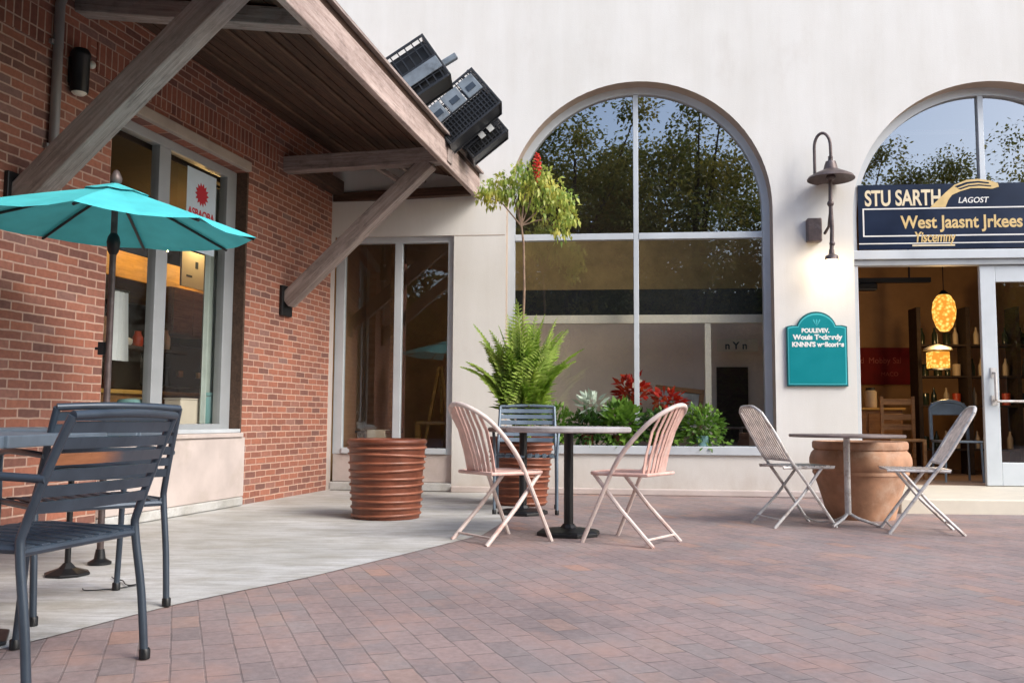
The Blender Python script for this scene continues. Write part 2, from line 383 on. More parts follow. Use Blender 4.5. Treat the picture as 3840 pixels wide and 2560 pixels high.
# ------------------------------------------------------------------ ground
g = MB(); g.face([(-45,-45,0),(45,-45,0),(45,45,0),(-45,45,0)]); tag(g.build('brick_paving', 'paver', fix=False), kind='structure')
edge = [(-2.6,.6),(-2.15,2.2),(-1.744,3.205),(-1.666,3.375),(-1.563,3.64),(-1.426,3.96),(-1.244,4.28),(-1.023,4.63),(-.681,5.33),(-.42,5.88),(-.19,6.38),(.02,7.6),(.22,9.0),(.30,9.86)]
s_ = MB(); poly = [(-9,.2)]+edge+[(-2.03,10.12),(-9,10.12)]
a = [s_.bm.verts.new((x,y,.004)) for x,y in poly]; b = [s_.bm.verts.new((x,y,-.05)) for x,y in poly]
s_.bm.faces.new(a)
for v_ in b: s_.bm.verts.remove(v_)
tag(s_.build('concrete_pavement', 'concrete'), kind='structure')

# ------------------------------------------------------------------ stucco building
sb = thing('stucco_building', 'cream stucco shopfront with two tall arched windows and a narrow window', 'building', CORNER, FA)
W = MB(); TOP = 7.2; TH = .30
def arch_pts(cx, r, zs, n=40): return [(cx + r*math.cos(PI - PI*i/n), zs + r*math.sin(PI*i/n)) for i in range(n+1)]
A1 = dict(c=3.40, r=1.432, zs=3.06, z0=.425); A2 = dict(c=7.075, r=1.415, zs=2.96, z0=0.0)
def rectf(x0,x1,z0,z1,y=0): W.face([(x0,y,z0),(x1,y,z0),(x1,y,z1),(x0,y,z1)])
for z0, z1 in ((0, .10),): pass
rectf(-4, .046, 3.35, TOP); rectf(-.20, .046, 0, 3.35); rectf(.046,1.39,0,.42,.30); rectf(.046, 1.39, 2.81, TOP); rectf(1.39, A1['c']-A1['r'], 0.0, TOP)
rectf(A1['c']+A1['r'], A2['c']-A2['r'], 0, TOP); rectf(A2['c']+A2['r'], 14, 0, TOP)
rectf(A1['c']-A1['r'], A1['c']+A1['r'], 0, A1['z0'])
for A in (A1, A2):
    p = arch_pts(A['c'], A['r'], A['zs'])
    for (xa, za), (xb, zb) in zip(p, p[1:]): W.face([(xa,0,za),(xb,0,zb),(xb,0,TOP),(xa,0,TOP)])
W.face([(-4,0,TOP),(14,0,TOP),(14,5,TOP),(-4,5,TOP)])
W.face([(14,0,0),(14,5,0),(14,5,TOP),(14,0,TOP)]); W.face([(-4,5,0),(14,5,0),(14,5,TOP),(-4,5,TOP)]); W.face([(-4,0,3.35),(-4,5,3.35),(-4,5,TOP),(-4,0,TOP)])
W.build('wall', 'stucco', sb, fix=False)
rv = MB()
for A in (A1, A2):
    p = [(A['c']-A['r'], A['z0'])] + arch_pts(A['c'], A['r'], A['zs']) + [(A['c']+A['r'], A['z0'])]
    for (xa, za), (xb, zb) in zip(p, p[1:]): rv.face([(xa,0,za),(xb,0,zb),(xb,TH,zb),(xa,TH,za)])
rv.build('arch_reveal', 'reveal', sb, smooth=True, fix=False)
cv = MB()
cv.bx(A1['c']+A1['r']-2.95+1.39-1.31, A2['c']-A2['r']-.0, -.035, -.001, 0, .075) if False else None
cv.bx(1.39, 5.655, -.045, -.001, 0, .07); cv.build('base_ledge', 'stone', sb, bevel=.012)
gv = MB(); gv.bx(1.40, 1.955, -.0035, -.0015, 2.803, 2.810); gv.build('control_joint', 'reveal', sb)

def arch_frame(mb, A, w, y0, y1, zb):
    n = 40; o = [(A['c']-A['r'], zb)] + arch_pts(A['c'], A['r'], A['zs'], n) + [(A['c']+A['r'], zb)]
    i_ = [(A['c']-A['r']+w, zb)] + arch_pts(A['c'], A['r']-w, A['zs'], n) + [(A['c']+A['r']-w, zb)]
    for k in range(len(o)-1):
        q = [o[k], o[k+1], i_[k+1], i_[k]]
        mb.face([(x,y0,z) for x,z in q]); mb.face([(i_[k][0],y0,i_[k][1]),(i_[k+1][0],y0,i_[k+1][1]),(i_[k+1][0],y1,i_[k+1][1]),(i_[k][0],y1,i_[k][1])])
# arched display window
YF = .19
f = MB(); arch_frame(f, A1, .078, YF, YF+.09, .52)
aw = f.build('arched_window', 'alu', sb, smooth=True, fix=False)
MB().bx(3.362, 3.418, YF+.008, YF+.085, .52, 4.41).build('mullion', 'alu', aw, bevel=.004)
t_ = MB(); t_.bx(2.047, 3.360, YF+.004, YF+.088, 2.775, 2.846); t_.bx(3.420, 4.753, YF+.004, YF+.088, 2.775, 2.846); t_.build('transom', 'alu', aw, bevel=.004)
MB().bx(A1['c']-A1['r']+.002, A1['c']+A1['r']-.002, -.03, YF+.09, .428, .518).build('sill', 'alu', aw, bevel=.006)
def pane(poly, parent, mat, y):
    m = MB(); m.face([(x,y,z) for x,z in poly[::-1]]); return m.build('pane', mat, parent, fix=False)
arcL = [q for q in arch_pts(A1['c'], A1['r']-.07, A1['zs']) if q[0] <= 3.37]; arcR = [q for q in arch_pts(A1['c'], A1['r']-.07, A1['zs']) if q[0] >= 3.41]
pane([(2.04,2.80)]+arcL+[(3.38,arcL[-1][1]),(3.38,2.80)], aw, 'glass_big', YF+.04)
pane([(3.40,2.80),(3.40,arcR[0][1])]+arcR+[(4.76,2.80)], aw, 'glass_big', YF+.041)
pane([(2.04,.51),(2.04,2.80),(3.38,2.80),(3.38,.51)], aw, 'glass_mid', YF+.042)
pane([(3.40,.51),(3.40,2.80),(4.76,2.80),(4.76,.51)], aw, 'glass_mid', YF+.043)

# narrow window beside the brick wall
f = MB(); y0, y1 = .05, .13
f.bx(.046,.150,y0,y1,.40,2.81); f.bx(1.318,1.39,y0,y1,.40,2.81); f.bx(.150,1.318,y0+.002,y1,2.742,2.81); f.bx(.150,1.318,y0-.02,y1,.405,.468); f.bx(.715,.800,y0+.004,y1,.468,2.742)
nw = f.build('narrow_window', 'alu', sb, bevel=.005)
pane([(.14,.46),(.14,2.75),(.72,2.75),(.72,.46)], nw, 'glass_low', .09)
pane([(.79,.46),(.79,2.75),(1.32,2.75),(1.32,.46)], nw, 'glass_low', .091)
MB().bx(.05,1.386,.055,.11,.098,.400).build('stone_panel', 'stone', sb, bevel=.006)
MB().bx(.02,1.388,.0,.2,.007,.095).build('plinth', 'concrete', sb, bevel=.01)
m = MB(); m.face([(1.39,0,.1),(1.39,0,2.81),(1.39,.3,2.81),(1.39,.3,.1)]); m.face([(.046,0,2.81),(1.39,0,2.81),(1.39,.3,2.81),(.046,.3,2.81)]); m.build('window_reveal', 'stucco', sb, fix=False)

# shop entrance
f = MB(); arch_frame(f, A2, .085, YF, YF+.09, 2.615); en = f.build('entrance_frame', 'alu', sb, smooth=True, fix=False)
f = MB(); f.bx(5.662, 5.748, YF, YF+.09, .13, 2.478); f.build('door_jamb', 'alu', en, bevel=.005)
MB().bx(5.662, 8.488, YF-.04, YF+.10, 2.515, 2.612).build('transom', 'alu', en, bevel=.006)
MB().bx(5.662, 8.488, YF-.012, YF+.10, 2.450, 2.513).build('door_head', 'alu_dk', en, bevel=.006)
MB().bx(7.035, 7.092, YF+.008, YF+.085, 3.335, 4.29).build('mullion', 'alu', en, bevel=.004)
arcL = arch_pts(A2['c'], A2['r']-.07, A2['zs'])
pane([(5.73,2.61)]+[q for q in arcL if q[0] < 7.05]+[(7.06,arcL[20][1]),(7.06,2.61)], en, 'glass_big', YF+.05)
pane([(7.07,2.61),(7.07,arcL[20][1])]+[q for q in arcL if q[0] > 7.09]+[(8.42,2.61)], en, 'glass_big', YF+.051)
# glazed door leaf, closed; its twin stands open out of sight
d = MB(); x0, x1 = 7.00, 7.93; y0, y1 = YF+.02, YF+.075
d.bx(x0,x0+.155,y0,y1,.135,2.445); d.bx(x1-.13,x1,y0,y1,.135,2.445); d.bx(x0+.155,x1-.13,y0+.001,y1-.001,2.27,2.445); d.bx(x0+.155,x1-.13,y0+.001,y1-.001,.135,.375)
dr = d.build('door', 'alu', sb, bevel=.005); pane([(x0+.15,.37),(x0+.15,2.28),(x1-.12,2.28),(x1-.12,.37)], dr, 'glass_low', y0+.03)
h = MB(); h.tube([(x0+.10,y0-.002,1.31),(x0+.10,y0-.05,1.31),(x0+.10,y0-.05,1.02),(x0+.10,y0-.002,1.02)], .014, 10); h.box((x0+.10,y0-.006,1.31),(.06,.012,.10)); h.box((x0+.10,y0-.006,1.02),(.06,.012,.10))
h.build('handle', 'silver', dr, smooth=True)
h = MB(); h.tube([(x0+.10,y0-.065,1.01),(x1-.05,y0-.065,1.01)], .013, 10); h.tube([(x1-.06,y0-.065,1.01),(x1-.06,y0,1.01)], .012, 8); h.build('push_bar', 'silver', dr, smooth=True)
MB().bx(x1+.005, 8.49, YF, YF+.09, .13, 2.448).build('side_panel', 'alu', en, bevel=.005)
# broad step up to the door
def fl(px, py):  # world -> front frame
    v = FM.inverted() @ Vector((px, py, 0)); return v.x, v.y
q1 = fl(3.38, 8.02); q2 = fl(7.5, 7.80)
m = MB(); P = [(5.55,.0),(q1[0],q1[1]),(q2[0],q2[1]),(q2[0],.6),(5.55,.6)]
a = [m.bm.verts.new((x,y,.128)) for x,y in P]; b = [m.bm.verts.new((x,y,-.02)) for x,y in P]; m.bm.faces.new(a)
for i in range(5): m.bm.faces.new((a[i],b[i],b[(i+1)%5],a[(i+1)%5]))
m.build('doorstep', 'cream', sb, bevel=.012)

# rooms behind the glass
def room(x0,x1,y0,y1,z0,z1, wm, fm, cm, parent, sides=(1,1)):
    MB().bx(x0,x1,y1,y1+.05,z0,z1).build('back_wall', wm, parent)
    MB().bx(x0,x1,y0,y1,z0-.05,z0).build('room_floor', fm, parent)
    MB().bx(x0,x1,y0,y1,z1,z1+.05).build('room_ceiling', cm, parent)
    if sides[0]: MB().bx(x0-.05,x0,y0,y1,z0,z1).build('side_wall', wm, parent)
    if sides[1]: MB().bx(x1,x1+.05,y0,y1,z0,z1).build('side_wall', wm, parent)
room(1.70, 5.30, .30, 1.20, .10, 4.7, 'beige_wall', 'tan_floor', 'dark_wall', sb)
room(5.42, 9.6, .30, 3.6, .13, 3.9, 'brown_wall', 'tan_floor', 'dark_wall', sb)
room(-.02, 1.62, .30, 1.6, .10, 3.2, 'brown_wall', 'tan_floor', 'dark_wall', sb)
MB().bx(1.705,5.295,.90,1.19,2.32,2.92).build('upper_wall', 'brown_dim', sb); MB().bx(1.705,5.295,.90,1.19,2.925,4.69).build('upper_wall', 'dark_wall', sb)  # near-black top part puts the dimness of the room into the wall colour
b_ = MB(); b_.bx(1.71,5.29,.42,.49,1.867,1.962); b_.build('interior_beam', 'cream', sb, bevel=.005)
MB().bx(1.71,5.29,.425,.485,1.964,2.25).build('dark_band', 'black', sb)
MB().bx(4.147,4.215,.425,.485,.10,1.865).build('interior_post', 'cream', sb, bevel=.005)
MB().bx(4.36,4.72,1.15,1.198,.10,1.42).build('inner_door', 'dark_wood', sb)

# ------------------------------------------------------------------ brick building
bb = thing('brick_building', 'red brick wing with timber braced eave and a deep shop window', 'building', CORNER, BA)
WX0, WX1, WZ0, WZ1 = -3.75, -1.83, .655, 3.05
w = MB(); XN = -9.0
w.bx(XN, WX0, 0, .22, 0, WZ1); w.bx(WX1, 0, 0, .22, 0, WZ1); w.bx(XN, 0, 0, .22, WZ1, 4.3)
w.build('wall', 'brick', bb)
m = MB(); m.bx(-3.95, -1.30, -.007, .001, 3.215, 3.435); m.bx(XN, -4.02, -.007, .001, 3.215, 3.435); m.build('soldier_course', 'soldier', bb)
MB().bx(-3.84, -1.86, -.05, .10, 3.052, 3.14).build('lintel', 'lintel', bb, bevel=.008)
MB().bx(WX0+.002, WX1+.02, -.035, .14, .085, .615).build('stone_panel', 'stone', bb, bevel=.008)
MB().bx(WX0+.01, WX1-.01, -.05, .14, .008, .083).build('plinth', 'concrete', bb, bevel=.01)
MB().bx(WX0+.002, WX1-.04, -.055, .14, .617, .655).build('sill_course', 'stone', bb, bevel=.008)
MB().bx(WX1-.0, WX1-.03, -.004, .19, .66, 3.05).build('window_jamb', 'jamb', bb)
yg = .13
f = MB(); f.bx(WX0,WX0+.10,yg-.03,yg+.05,.66,3.05); f.bx(-2.02,-1.862,yg-.03,yg+.05,.66,3.05); f.bx(-3.04,-2.89,yg-.035,yg+.045,.735,2.97); f.bx(WX0+.10,-2.02,yg-.032,yg+.048,.66,.735); f.bx(WX0+.10,-2.02,yg-.032,yg+.048,2.97,3.05)
bwn = f.build('window', 'alu_dk', bb, bevel=.006)
MB().bx(WX0+.01,-1.87,-.02,yg-.035,.657,.69).build('sill', 'alu', bwn, bevel=.005)
pane([(-3.66,.73),(-3.66,2.98),(-3.03,2.98),(-3.03,.73)], bwn, 'glass_side', yg)
pane([(-2.90,.73),(-2.90,2.98),(-2.01,2.98),(-2.01,.73)], bwn, 'glass_side', yg+.001)
room(-7, 2.6, .23, 3.6, .05, 2.95, 'dark_wall', 'tan_floor', 'dark_wall', bb)
MB().bx(-3.2,2.5,2.2,3.58,2.32,2.62).build('bulkhead', 'yellow_wood', bb, bevel=.01)

# roof: deck slopes from over the wall down to the eave
def eave(x): return -1.606 - .0368*(.212 - x)
RX0, RX1 = -7.2, .20
def slab(xa, xb, off0, off1, ya_of, yb, z_e, z_w):
    m = MB()
    def pt(x, y, top):
        ye = ya_of(x); t = (y-ye)/(0-ye); z = z_e + (z_w-z_e)*t; return (x, y, z+top)
    c = []
    for top in (off0, off1): c += [pt(xa, ya_of(xa), top), pt(xb, ya_of(xb), top), pt(xb, yb, top), pt(xa, yb, top)]
    v = [m.bm.verts.new(p) for p in c]
    for q in ((0,1,2,3),(7,6,5,4),(0,4,5,1),(1,5,6,2),(2,6,7,3),(3,7,4,0)): m.bm.faces.new([v[i] for i in q])
    return m
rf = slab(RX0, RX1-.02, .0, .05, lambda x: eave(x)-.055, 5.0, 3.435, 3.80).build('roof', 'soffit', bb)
slab(RX0, RX1, .051, .075, lambda x: eave(x)-.10, 5.0, 3.43, 3.80).build('roof_edge_board', 'beam', rf)
# soffit boards with open joints
sof = MB(); nb = 11
for i in range(nb):
    t0, t1 = i/nb+.004, (i+1)/nb-.004
    q = []
    for x in (-7.1, .12):
        for t in (t0, t1):
            y = eave(x)*(1-t)+.02*t; q.append((x, y, 3.42+(3.79-3.42)*t-.0))
    th = .022
    a = [sof.bm.verts.new(p) for p in (q[0],q[2],q[3],q[1])]; b = [sof.bm.verts.new((p[0],p[1],p[2]-th)) for p in (q[0],q[2],q[3],q[1])]
    sof.bm.faces.new(a); sof.bm.faces.new(b[::-1])
    for k in range(4): sof.bm.faces.new((a[k],b[k],b[(k+1)%4],a[(k+1)%4]))
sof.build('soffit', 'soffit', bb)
for k_ in range(1, 5):
    t_ = (.12,.34,.52,.80)[k_-1]; m_ = MB(); P = []
    for x in (-7.1, .10): P.append(Vector((x, eave(x)*(1-t_), 3.42+.37*t_-.036)))
    m_.bar(P[0], P[1], .035, .026); m_.build('purlin', 'soffit_lt', bb, bevel=.004)
def beam(name, p0, p1, w_, h_, mat, parent, up=(0,0,1), bev=.008):
    p0, p1 = Vector(p0), Vector(p1); t = (p1-p0); L = t.length; t.normalize(); sd = t.cross(Vector(up)).normalized(); u = sd.cross(t)
    o = MB().bx(0, L, -w_/2, w_/2, -h_/2, h_/2).build(name, mat, parent, bevel=bev)
    mt = Matrix((t, -sd, u)).transposed().to_4x4(); mt.translation = p0; o.matrix_local = mt; return o
beam('fascia', (-7.2, eave(-7.2)-.03, 3.325), (.20, eave(.20)-.03, 3.325), .055, .225, 'fascia', bb)
beam('outrigger', (-1.10, .02, 3.325), (-1.10, eave(-1.10)-.075, 3.325), .14, .155, 'beam', bb)
beam('outrigger', (-4.12, .02, 3.62), (-4.12, eave(-4.12)+.005, 3.335), .14, .12, 'beam', bb)
beam('outrigger', (-5.35, .02, 3.62), (-5.35, eave(-5.35)+.005, 3.335), .14, .12, 'beam', bb)
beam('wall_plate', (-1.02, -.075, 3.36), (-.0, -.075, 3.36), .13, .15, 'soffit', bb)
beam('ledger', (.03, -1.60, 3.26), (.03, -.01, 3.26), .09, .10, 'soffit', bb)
beam('brace', (-1.07, -.03, 1.945), (-1.10, -1.52, 3.27), .14, .15, 'beam', bb)
beam('brace', (-4.62, -.03, 2.12), (-4.60, -1.50, 3.41), .155, .17, 'beam', bb)
m = MB(); m.bx(-1.18, -.96, -.035, -.002, 1.80, 2.10); m.build('brace_plate', 'black', bb, bevel=.006)
m = MB(); m.bx(-4.73, -4.51, -.035, -.002, 1.98, 2.30); m.build('brace_plate', 'black', bb, bevel=.006)
for y in (-.72, -1.02): beam('rafter', (-1.0, y, 3.52-.2*abs(y)/1.0*.35-.05), (.05, y-.05, 3.52-.2*abs(y)/1.0*.35-.05), .05, .05, 'beam', bb)

# ------------------------------------------------------------------ fixtures on the brick wall
def on_brick(name, label, cat, x, y, z): 
    p = bw(x, y, z); return thing(name, label, cat, p, BA)
cp = on_brick('conduit_pipe', 'grey vertical conduit pipe running up the brick beside the black sconce', 'pipe', -4.365, -.035, 2.30)
MB().tube([(0,0,0),(0,0,1.22),(.02,0,1.27)], .032, 12).build('pipe', 'greypipe', cp, smooth=True)
m = MB(); m.box((0,.018,.25),(.11,.03,.03)); m.box((0,.018,.95),(.11,.03,.03)); m.build('clamp', 'greypipe', cp)
sn = on_brick('wall_sconce', 'black cylinder wall sconce with a small white globe under the eave', 'wall light', -4.18, -.06, 2.98)
m = MB(); m.lathe([(0,0),(.055,0),(.06,.02),(.06,.24),(.066,.25),(.066,.27),(.05,.30),(0,.30)], 24); m.build('housing', 'black', sn, smooth=True)
MB().bx(-.05,.05,.02,.058,.06,.24).build('backplate', 'black', sn, bevel=.005)
MB().ball((.085,-.02,.225), .028, 14).build('globe', 'opal', sn, smooth=True)
MB().lathe([(.05,-.001),(.035,-.015),(0,-.02)],20).build('lens', 'opal', sn, smooth=True)

# poster inside the brick window
po = on_brick('poster', 'white printed poster with red sunburst taped inside the brick wing window', 'poster', -2.45, .085, 2.20)
PW, PH = .44, .70
MB().bx(-PW/2, PW/2, 0, .003, 0, PH).build('sheet', 'paper', po)
m = MB(); c = (0, .50)
pts = []
for k in range(28):
    r_ = .105 if k % 2 == 0 else .072
    pts.append((c[0]+r_*math.cos(2*PI*k/28), c[1]+r_*math.sin(2*PI*k/28)))
m.prism(pts, -.003, -.001); m.build('sunburst', 'red', po)
text('lettering', 'ASBAOBA', .095, 'red', po, (0,-.0015,.295), ext=.001, align='CENTER', bold=.003, sx=.95)
text('lettering', 'I  A  I  U', .10, 'ink', po, (0,-.0015,.165), ext=.001, align='CENTER', bold=.003)
m = MB()
for k in range(7): m.bx(-.19+.055*k, -.145+.055*k, -.002, -.001, .075, .12)
m.build('print_strip', 'ink_blue', po)

# things seen inside the brick wing
def in_b(x0, z0, y):
    k = (4.336+y)/4.336; return (-9.367+(x0+9.367)*k, .8+(z0-.8)*k)
def bthing(name, label, cat, x0, z0, y, group=None):
    x, z = in_b(x0, z0, y); return thing(name, label, cat, bw(x, y, z), BA, group)
cb = bthing('wall_cabinet', 'honey wood wall cabinet glowing warmly behind the brick wing window', 'cabinet', -2.62, 1.46, 1.2)
MB().bx(-.42,.30,0,.3,0,.48).build('carcass', 'warm_wood', cb, bevel=.006); m = MB(); m.bx(-.41,-.065,-.018,-.001,.01,.47); m.bx(-.055,.29,-.018,-.001,.01,.47); m.build('cabinet_door', 'warm_wood', cb, bevel=.004)
wb = bthing('notice_board', 'white board hung above the honey wood cabinet indoors', 'notice board', -2.60, 1.86, .9)
MB().bx(-.28,.22,0,.02,0,.36).build('panel', 'board', wb); m=MB(); m.bx(-.05,.0,-.002,-.0005,.2,.27); m.bx(-.2,-.1,-.002,-.0005,.1,.12); m.build('print', 'ink', wb)
cn = bthing('service_counter', 'brown wooden counter inside the brick wing below the dark shelf', 'counter', -2.6, .78, 1.0)
MB().bx(-2.2,.9,0,.5,-.6,.22).build('body', 'warm_wood', cn); MB().bx(-2.25,.95,-.04,.54,.222,.26).build('counter_top', 'yellow_wood', cn, bevel=.006)
mc = bthing('coffee_machine', 'black coffee machine standing on the wooden counter indoors', 'coffee machine', -2.62, 1.035, 1.1)
MB().bx(-.40,.28,0,.35,.0,.42).build('body', 'black', mc, bevel=.02); m=MB(); m.bx(-.30,-.22,-.03,-.001,.1,.16); m.bx(.05,.13,-.03,-.001,.1,.16); m.build('spout', 'silver', mc)
bxb = bthing('cardboard_box', 'beige box on the inner sill of the brick wing window', 'box', -2.62, .70, .28)
MB().bx(-.17,.17,0,.16,0,.25).build('carton', 'boxbeige', bxb, bevel=.006); MB().bx(-.175,.175,-.006,.166,.252,.262).build('lid', 'boxbeige', bxb)
jr = bthing('storage_jar', 'pale teal canister beside the beige box in the window', 'jar', -2.36, .70, .26)
MB().lathe([(0,0),(.075,0),(.08,.02),(.08,.27),(.07,.29)],20).build('body','tealjar',jr,smooth=True); MB().lathe([(.083,.291),(.083,.32),(0,.325)],20).build('lid','tealjar',jr,smooth=True)
tr = bthing('plastic_tray', 'white tray with blue cover behind the darker window pane', 'tray', -3.32, .80, .30)
MB().lathe([(0,0),(.14,0),(.19,.09),(.185,.09),(.135,.01)],20).build('bowl','white',tr,smooth=True); MB().lathe([(.175,.092),(.15,.13),(0,.15)],20).build('cover','tealjar',tr,smooth=True)
cu = bthing('curtain', 'grey green curtain drawn to the edge of the brick wing window', 'curtain', -2.37, .74, .24)
m = MB(); n = 26
for i in range(n):
    xa, xb = -.13+.36*i/n, -.13+.36*(i+1)/n; ya, yb = .02*math.sin(i*1.3), .02*math.sin((i+1)*1.3)
    m.face([(xa,ya,0),(xb,yb,0),(xb,yb,2.15),(xa,ya,2.15)])
m.build('drape','curtain',cu,smooth=True,fix=False); MB().tube([(-.16,0,2.17),(.26,0,2.17)],.012,8).build('rod','black',cu)
wsf = bthing('wall_shelf', 'dark wall shelf with cups and jars behind the darker brick wing pane', 'shelf', -3.32, 1.30, 1.0)
MB().bx(-.75,.75,0,.22,0,.03).build('board','dark_wood',wsf,bevel=.004)
for x in (-.5,.5): MB().bx(x-.015,x+.015,.02,.2,-.14,-.002).build('bracket','black',wsf)
items = [('white cup first from the left on the dark wall shelf','cup','white',-.55,.055,.09),('brown bottle beside the first white cup on the wall shelf','bottle','warm_wood',-.38,.035,.24),('wide cream bowl in the middle of the dark wall shelf','bowl','cream',-.14,.10,.09),('red tin right of the cream bowl on the wall shelf','tin','tinred',.10,.05,.15),('pale teal jar toward the right of the dark wall shelf','jar','tealjar',.30,.06,.17),('white jug last on the right of the dark wall shelf','jug','white',.52,.055,.20)]
for L_, nm_, mt, x, r, hh in items:
    xx, zz = in_b(-3.32, 1.30, 1.0); t = thing(nm_, L_, nm_, bw(xx+x, 1.11, zz+.031), BA)
    MB().lathe([(0,0),(r*.85,0),(r,hh*.25),(r,hh*.6),(r*.6,hh*.85),(r*.62,hh),(r*.5,hh),(0,hh*.9)],18).build('body',mt,t,smooth=True)
hp = bthing('hanging_apron', 'grey white cloth hanging by the left frame inside the brick wing window', 'cloth', -3.58, 1.20, .40)
m_ = MB()
for i in range(10):
    xa, xb = -.11+.022*i, -.11+.022*(i+1); ya, yb = .015*math.sin(i*1.7), .015*math.sin((i+1)*1.7); m_.face([(xa,ya,0),(xb,yb,0),(xb*.7,yb,.55),(xa*.7,ya,.55)])
m_.build('cloth','board',hp,smooth=True,fix=False); MB().tube([(-.1,0,.56),(.1,0,.56)],.01,6).build('rail','black',hp)
lamp0 = None
for (x, y) in ((-1.25,.75),(-.55,1.75),(.6,1.85)):
    lb = ['warm globe lamp nearest the window inside the brick wing','middle warm globe lamp inside the brick wing','deepest warm globe lamp inside the brick wing'][int((x+1.25)/.85+.2)]
    if lamp0 is None:
        lamp0 = thing('globe_lamp', lb, 'ceiling light', bw(x,y,2.945), BA, 'globe lamps in the brick wing')
        MB().lathe([(0,0),(.06,0),(.05,-.03),(.008,-.04),(.008,-.22),(.03,-.25),(0,-.25)],16).build('stem','black',lamp0,smooth=True); MB().ball((0,0,-.30),.055,14).build('globe', emit('warm_globe',(1,.60,.20),70), lamp0, smooth=True)
    else: dup(lamp0, bw(x,y,2.945), BA, lb)

# ------------------------------------------------------------------ crates tipped on the eave
def lattice_crate(name, label, corners_origin, roll, w_, h_, d_, nx, nz, mat_front, ribs_mat, yaw=0):
    """open crate, local x = width, z = height, y = depth; origin at lower front left"""
    t = thing(name, label, 'crate', corners_origin, rot=(0,0,0), group='black plastic crates on the eave')
    t.rotation_euler = (Matrix.Rotation(yaw,3,'Z') @ Matrix.Rotation(-roll,3,'Y')).to_euler()
    r = MB(); e = .022
    for x in (e/2, w_-e/2):
        for y in (e/2, d_-e/2): r.box((x,y,h_/2),(e,e,h_))
    for z in (e/2, h_*.5, h_-e/2):
        for y in (e*.4, d_-e*.4): r.box((w_/2,y,z),(w_-2*e,e*.7,e))
        for x in (e*.4, w_-e*.4): r.box((x,d_/2,z),(e*.7,d_-2*e,e))
    r.build('frame', ribs_mat, t, bevel=.003)
    p = MB()
    for i in range(nx):
        x = e+(w_-2*e)*(i+.5)/nx; p.box((x,e*.4,h_/2),(.010,e*.35,h_-e)); p.box((x,d_-e*.4,h_/2),(.010,e*.35,h_-e))
    for i in range(nz):
        z = e+(h_-2*e)*(i+.5)/nz; p.box((w_/2,e*.62,z),(w_-e,e*.3,.008))
    for i in range(nx):
        y = e+(d_-2*e)*(i+.5)/nx; p.box((e*.4,y,h_/2),(e*.35,.010,h_-e)); p.box((w_-e*.4,y,h_/2),(e*.35,.010,h_-e))
    p.build('lattice', mat_front, t)
    MB().bx(.01,w_-.01,.035,d_-.03,.012,.026).build('floor', mat_front, t)
    return t
k1 = lattice_crate('plastic_crate', 'black plastic crate with a grey side panel and a jutting bar on the eave', (-.93,7.62,3.46), R(35), .48, .44, .34, 6, 3, 'blackplastic', 'blackplastic')
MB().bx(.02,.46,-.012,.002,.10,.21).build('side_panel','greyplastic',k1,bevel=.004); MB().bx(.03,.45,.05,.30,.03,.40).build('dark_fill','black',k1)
MB().bar((.36,.17,.18),(.64,.17,.17),.055,.055).build('grip_bar','greyplastic',k1,bevel=.008)
k2 = lattice_crate('plastic_crate', 'large grey blue fronted crate with ribbed side, biggest on the eave', (-.60,8.50,3.38), R(41), .65, .45, .36, 16, 9, 'blackplastic', 'blackplastic')
m = MB(); m.bx(.02,.19,-.014,.002,.225,.405); m.bx(.215,.405,-.014,.002,.225,.405); m.bx(.43,.60,-.014,.002,.225,.405); m.build('front_panel','greyplastic',k2,bevel=.006)
for x in (.07,.27,.47): MB().bx(x,x+.09,-.020,-.0145,.275,.33).build('label_recess','slate',k2)
m = MB(); m.bx(.60,.618,.05,.07,.40,.47); m.bx(.52,.54,.05,.07,.40,.45); m.build('lug','blackplastic',k2)
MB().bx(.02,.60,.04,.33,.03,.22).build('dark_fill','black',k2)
k3 = lattice_crate('plastic_crate', 'small low black crate nearest the eave end beside the arched window', (-.40,8.95,3.38), R(40), .46, .26, .30, 9, 4, 'blackplastic', 'blackplastic')
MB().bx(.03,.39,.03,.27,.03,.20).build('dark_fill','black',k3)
m = MB(); m.bx(.30,.36,-.01,.004,.10,.20); m.bx(.19,.25,-.01,.004,.10,.20); m.build('label_tag','board',k3)

# ------------------------------------------------------------------ wall plaque
def on_front(name, label, cat, x, y, z): return thing(name, label, cat, fw(x,y,z), FA)
pq = on_front('wall_plaque', 'teal plaque with arched top and white lettering on the stucco pier', 'plaque', 5.255, -.03, 1.153)
def plaque(wd, hs, ht, rr, n=20):
    pts = [(-wd/2,0),(wd/2,0),(wd/2,hs)]
    ra = .205+rr; z_c = hs
    pts += [(wd/2-.055, hs+.012)]
    for i in range(n+1):
        a_ = R(14)+ (PI-2*R(14))*i/n; pts.append(((ra)*math.cos(a_)*1.0, hs-.035+(ht-hs+.035)*math.sin(a_)))
    pts += [(-wd/2+.055, hs+.012),(-wd/2,hs)]; return pts
MB().prism(plaque(.621,.628,.784,.0), 0, .028).build('board', 'teal_dark', pq, bevel=.004)
def inset(pts, k): 
    cx, cz = 0, .36; return [((x-cx)*k+cx, (z-cz)*k+cz) for x,z in pts]
P0 = plaque(.621,.628,.784,0)
MB().prism(inset(P0,.955), -.004, -.0005).build('rim_line', 'teal_rim', pq)
MB().prism(inset(P0,.915), -.007, -.0045).build('field', 'teal_sign', pq)
text('lettering','POULEVEV.',.062,'white',pq,(-.015,-.008,.562),ext=.001,align='CENTER',bold=.003,sx=.92)
text('lettering','Wouls Tackerdy',.072,'white',pq,(.005,-.008,.490),ext=.001,align='CENTER',bold=.0035,sx=1.02)
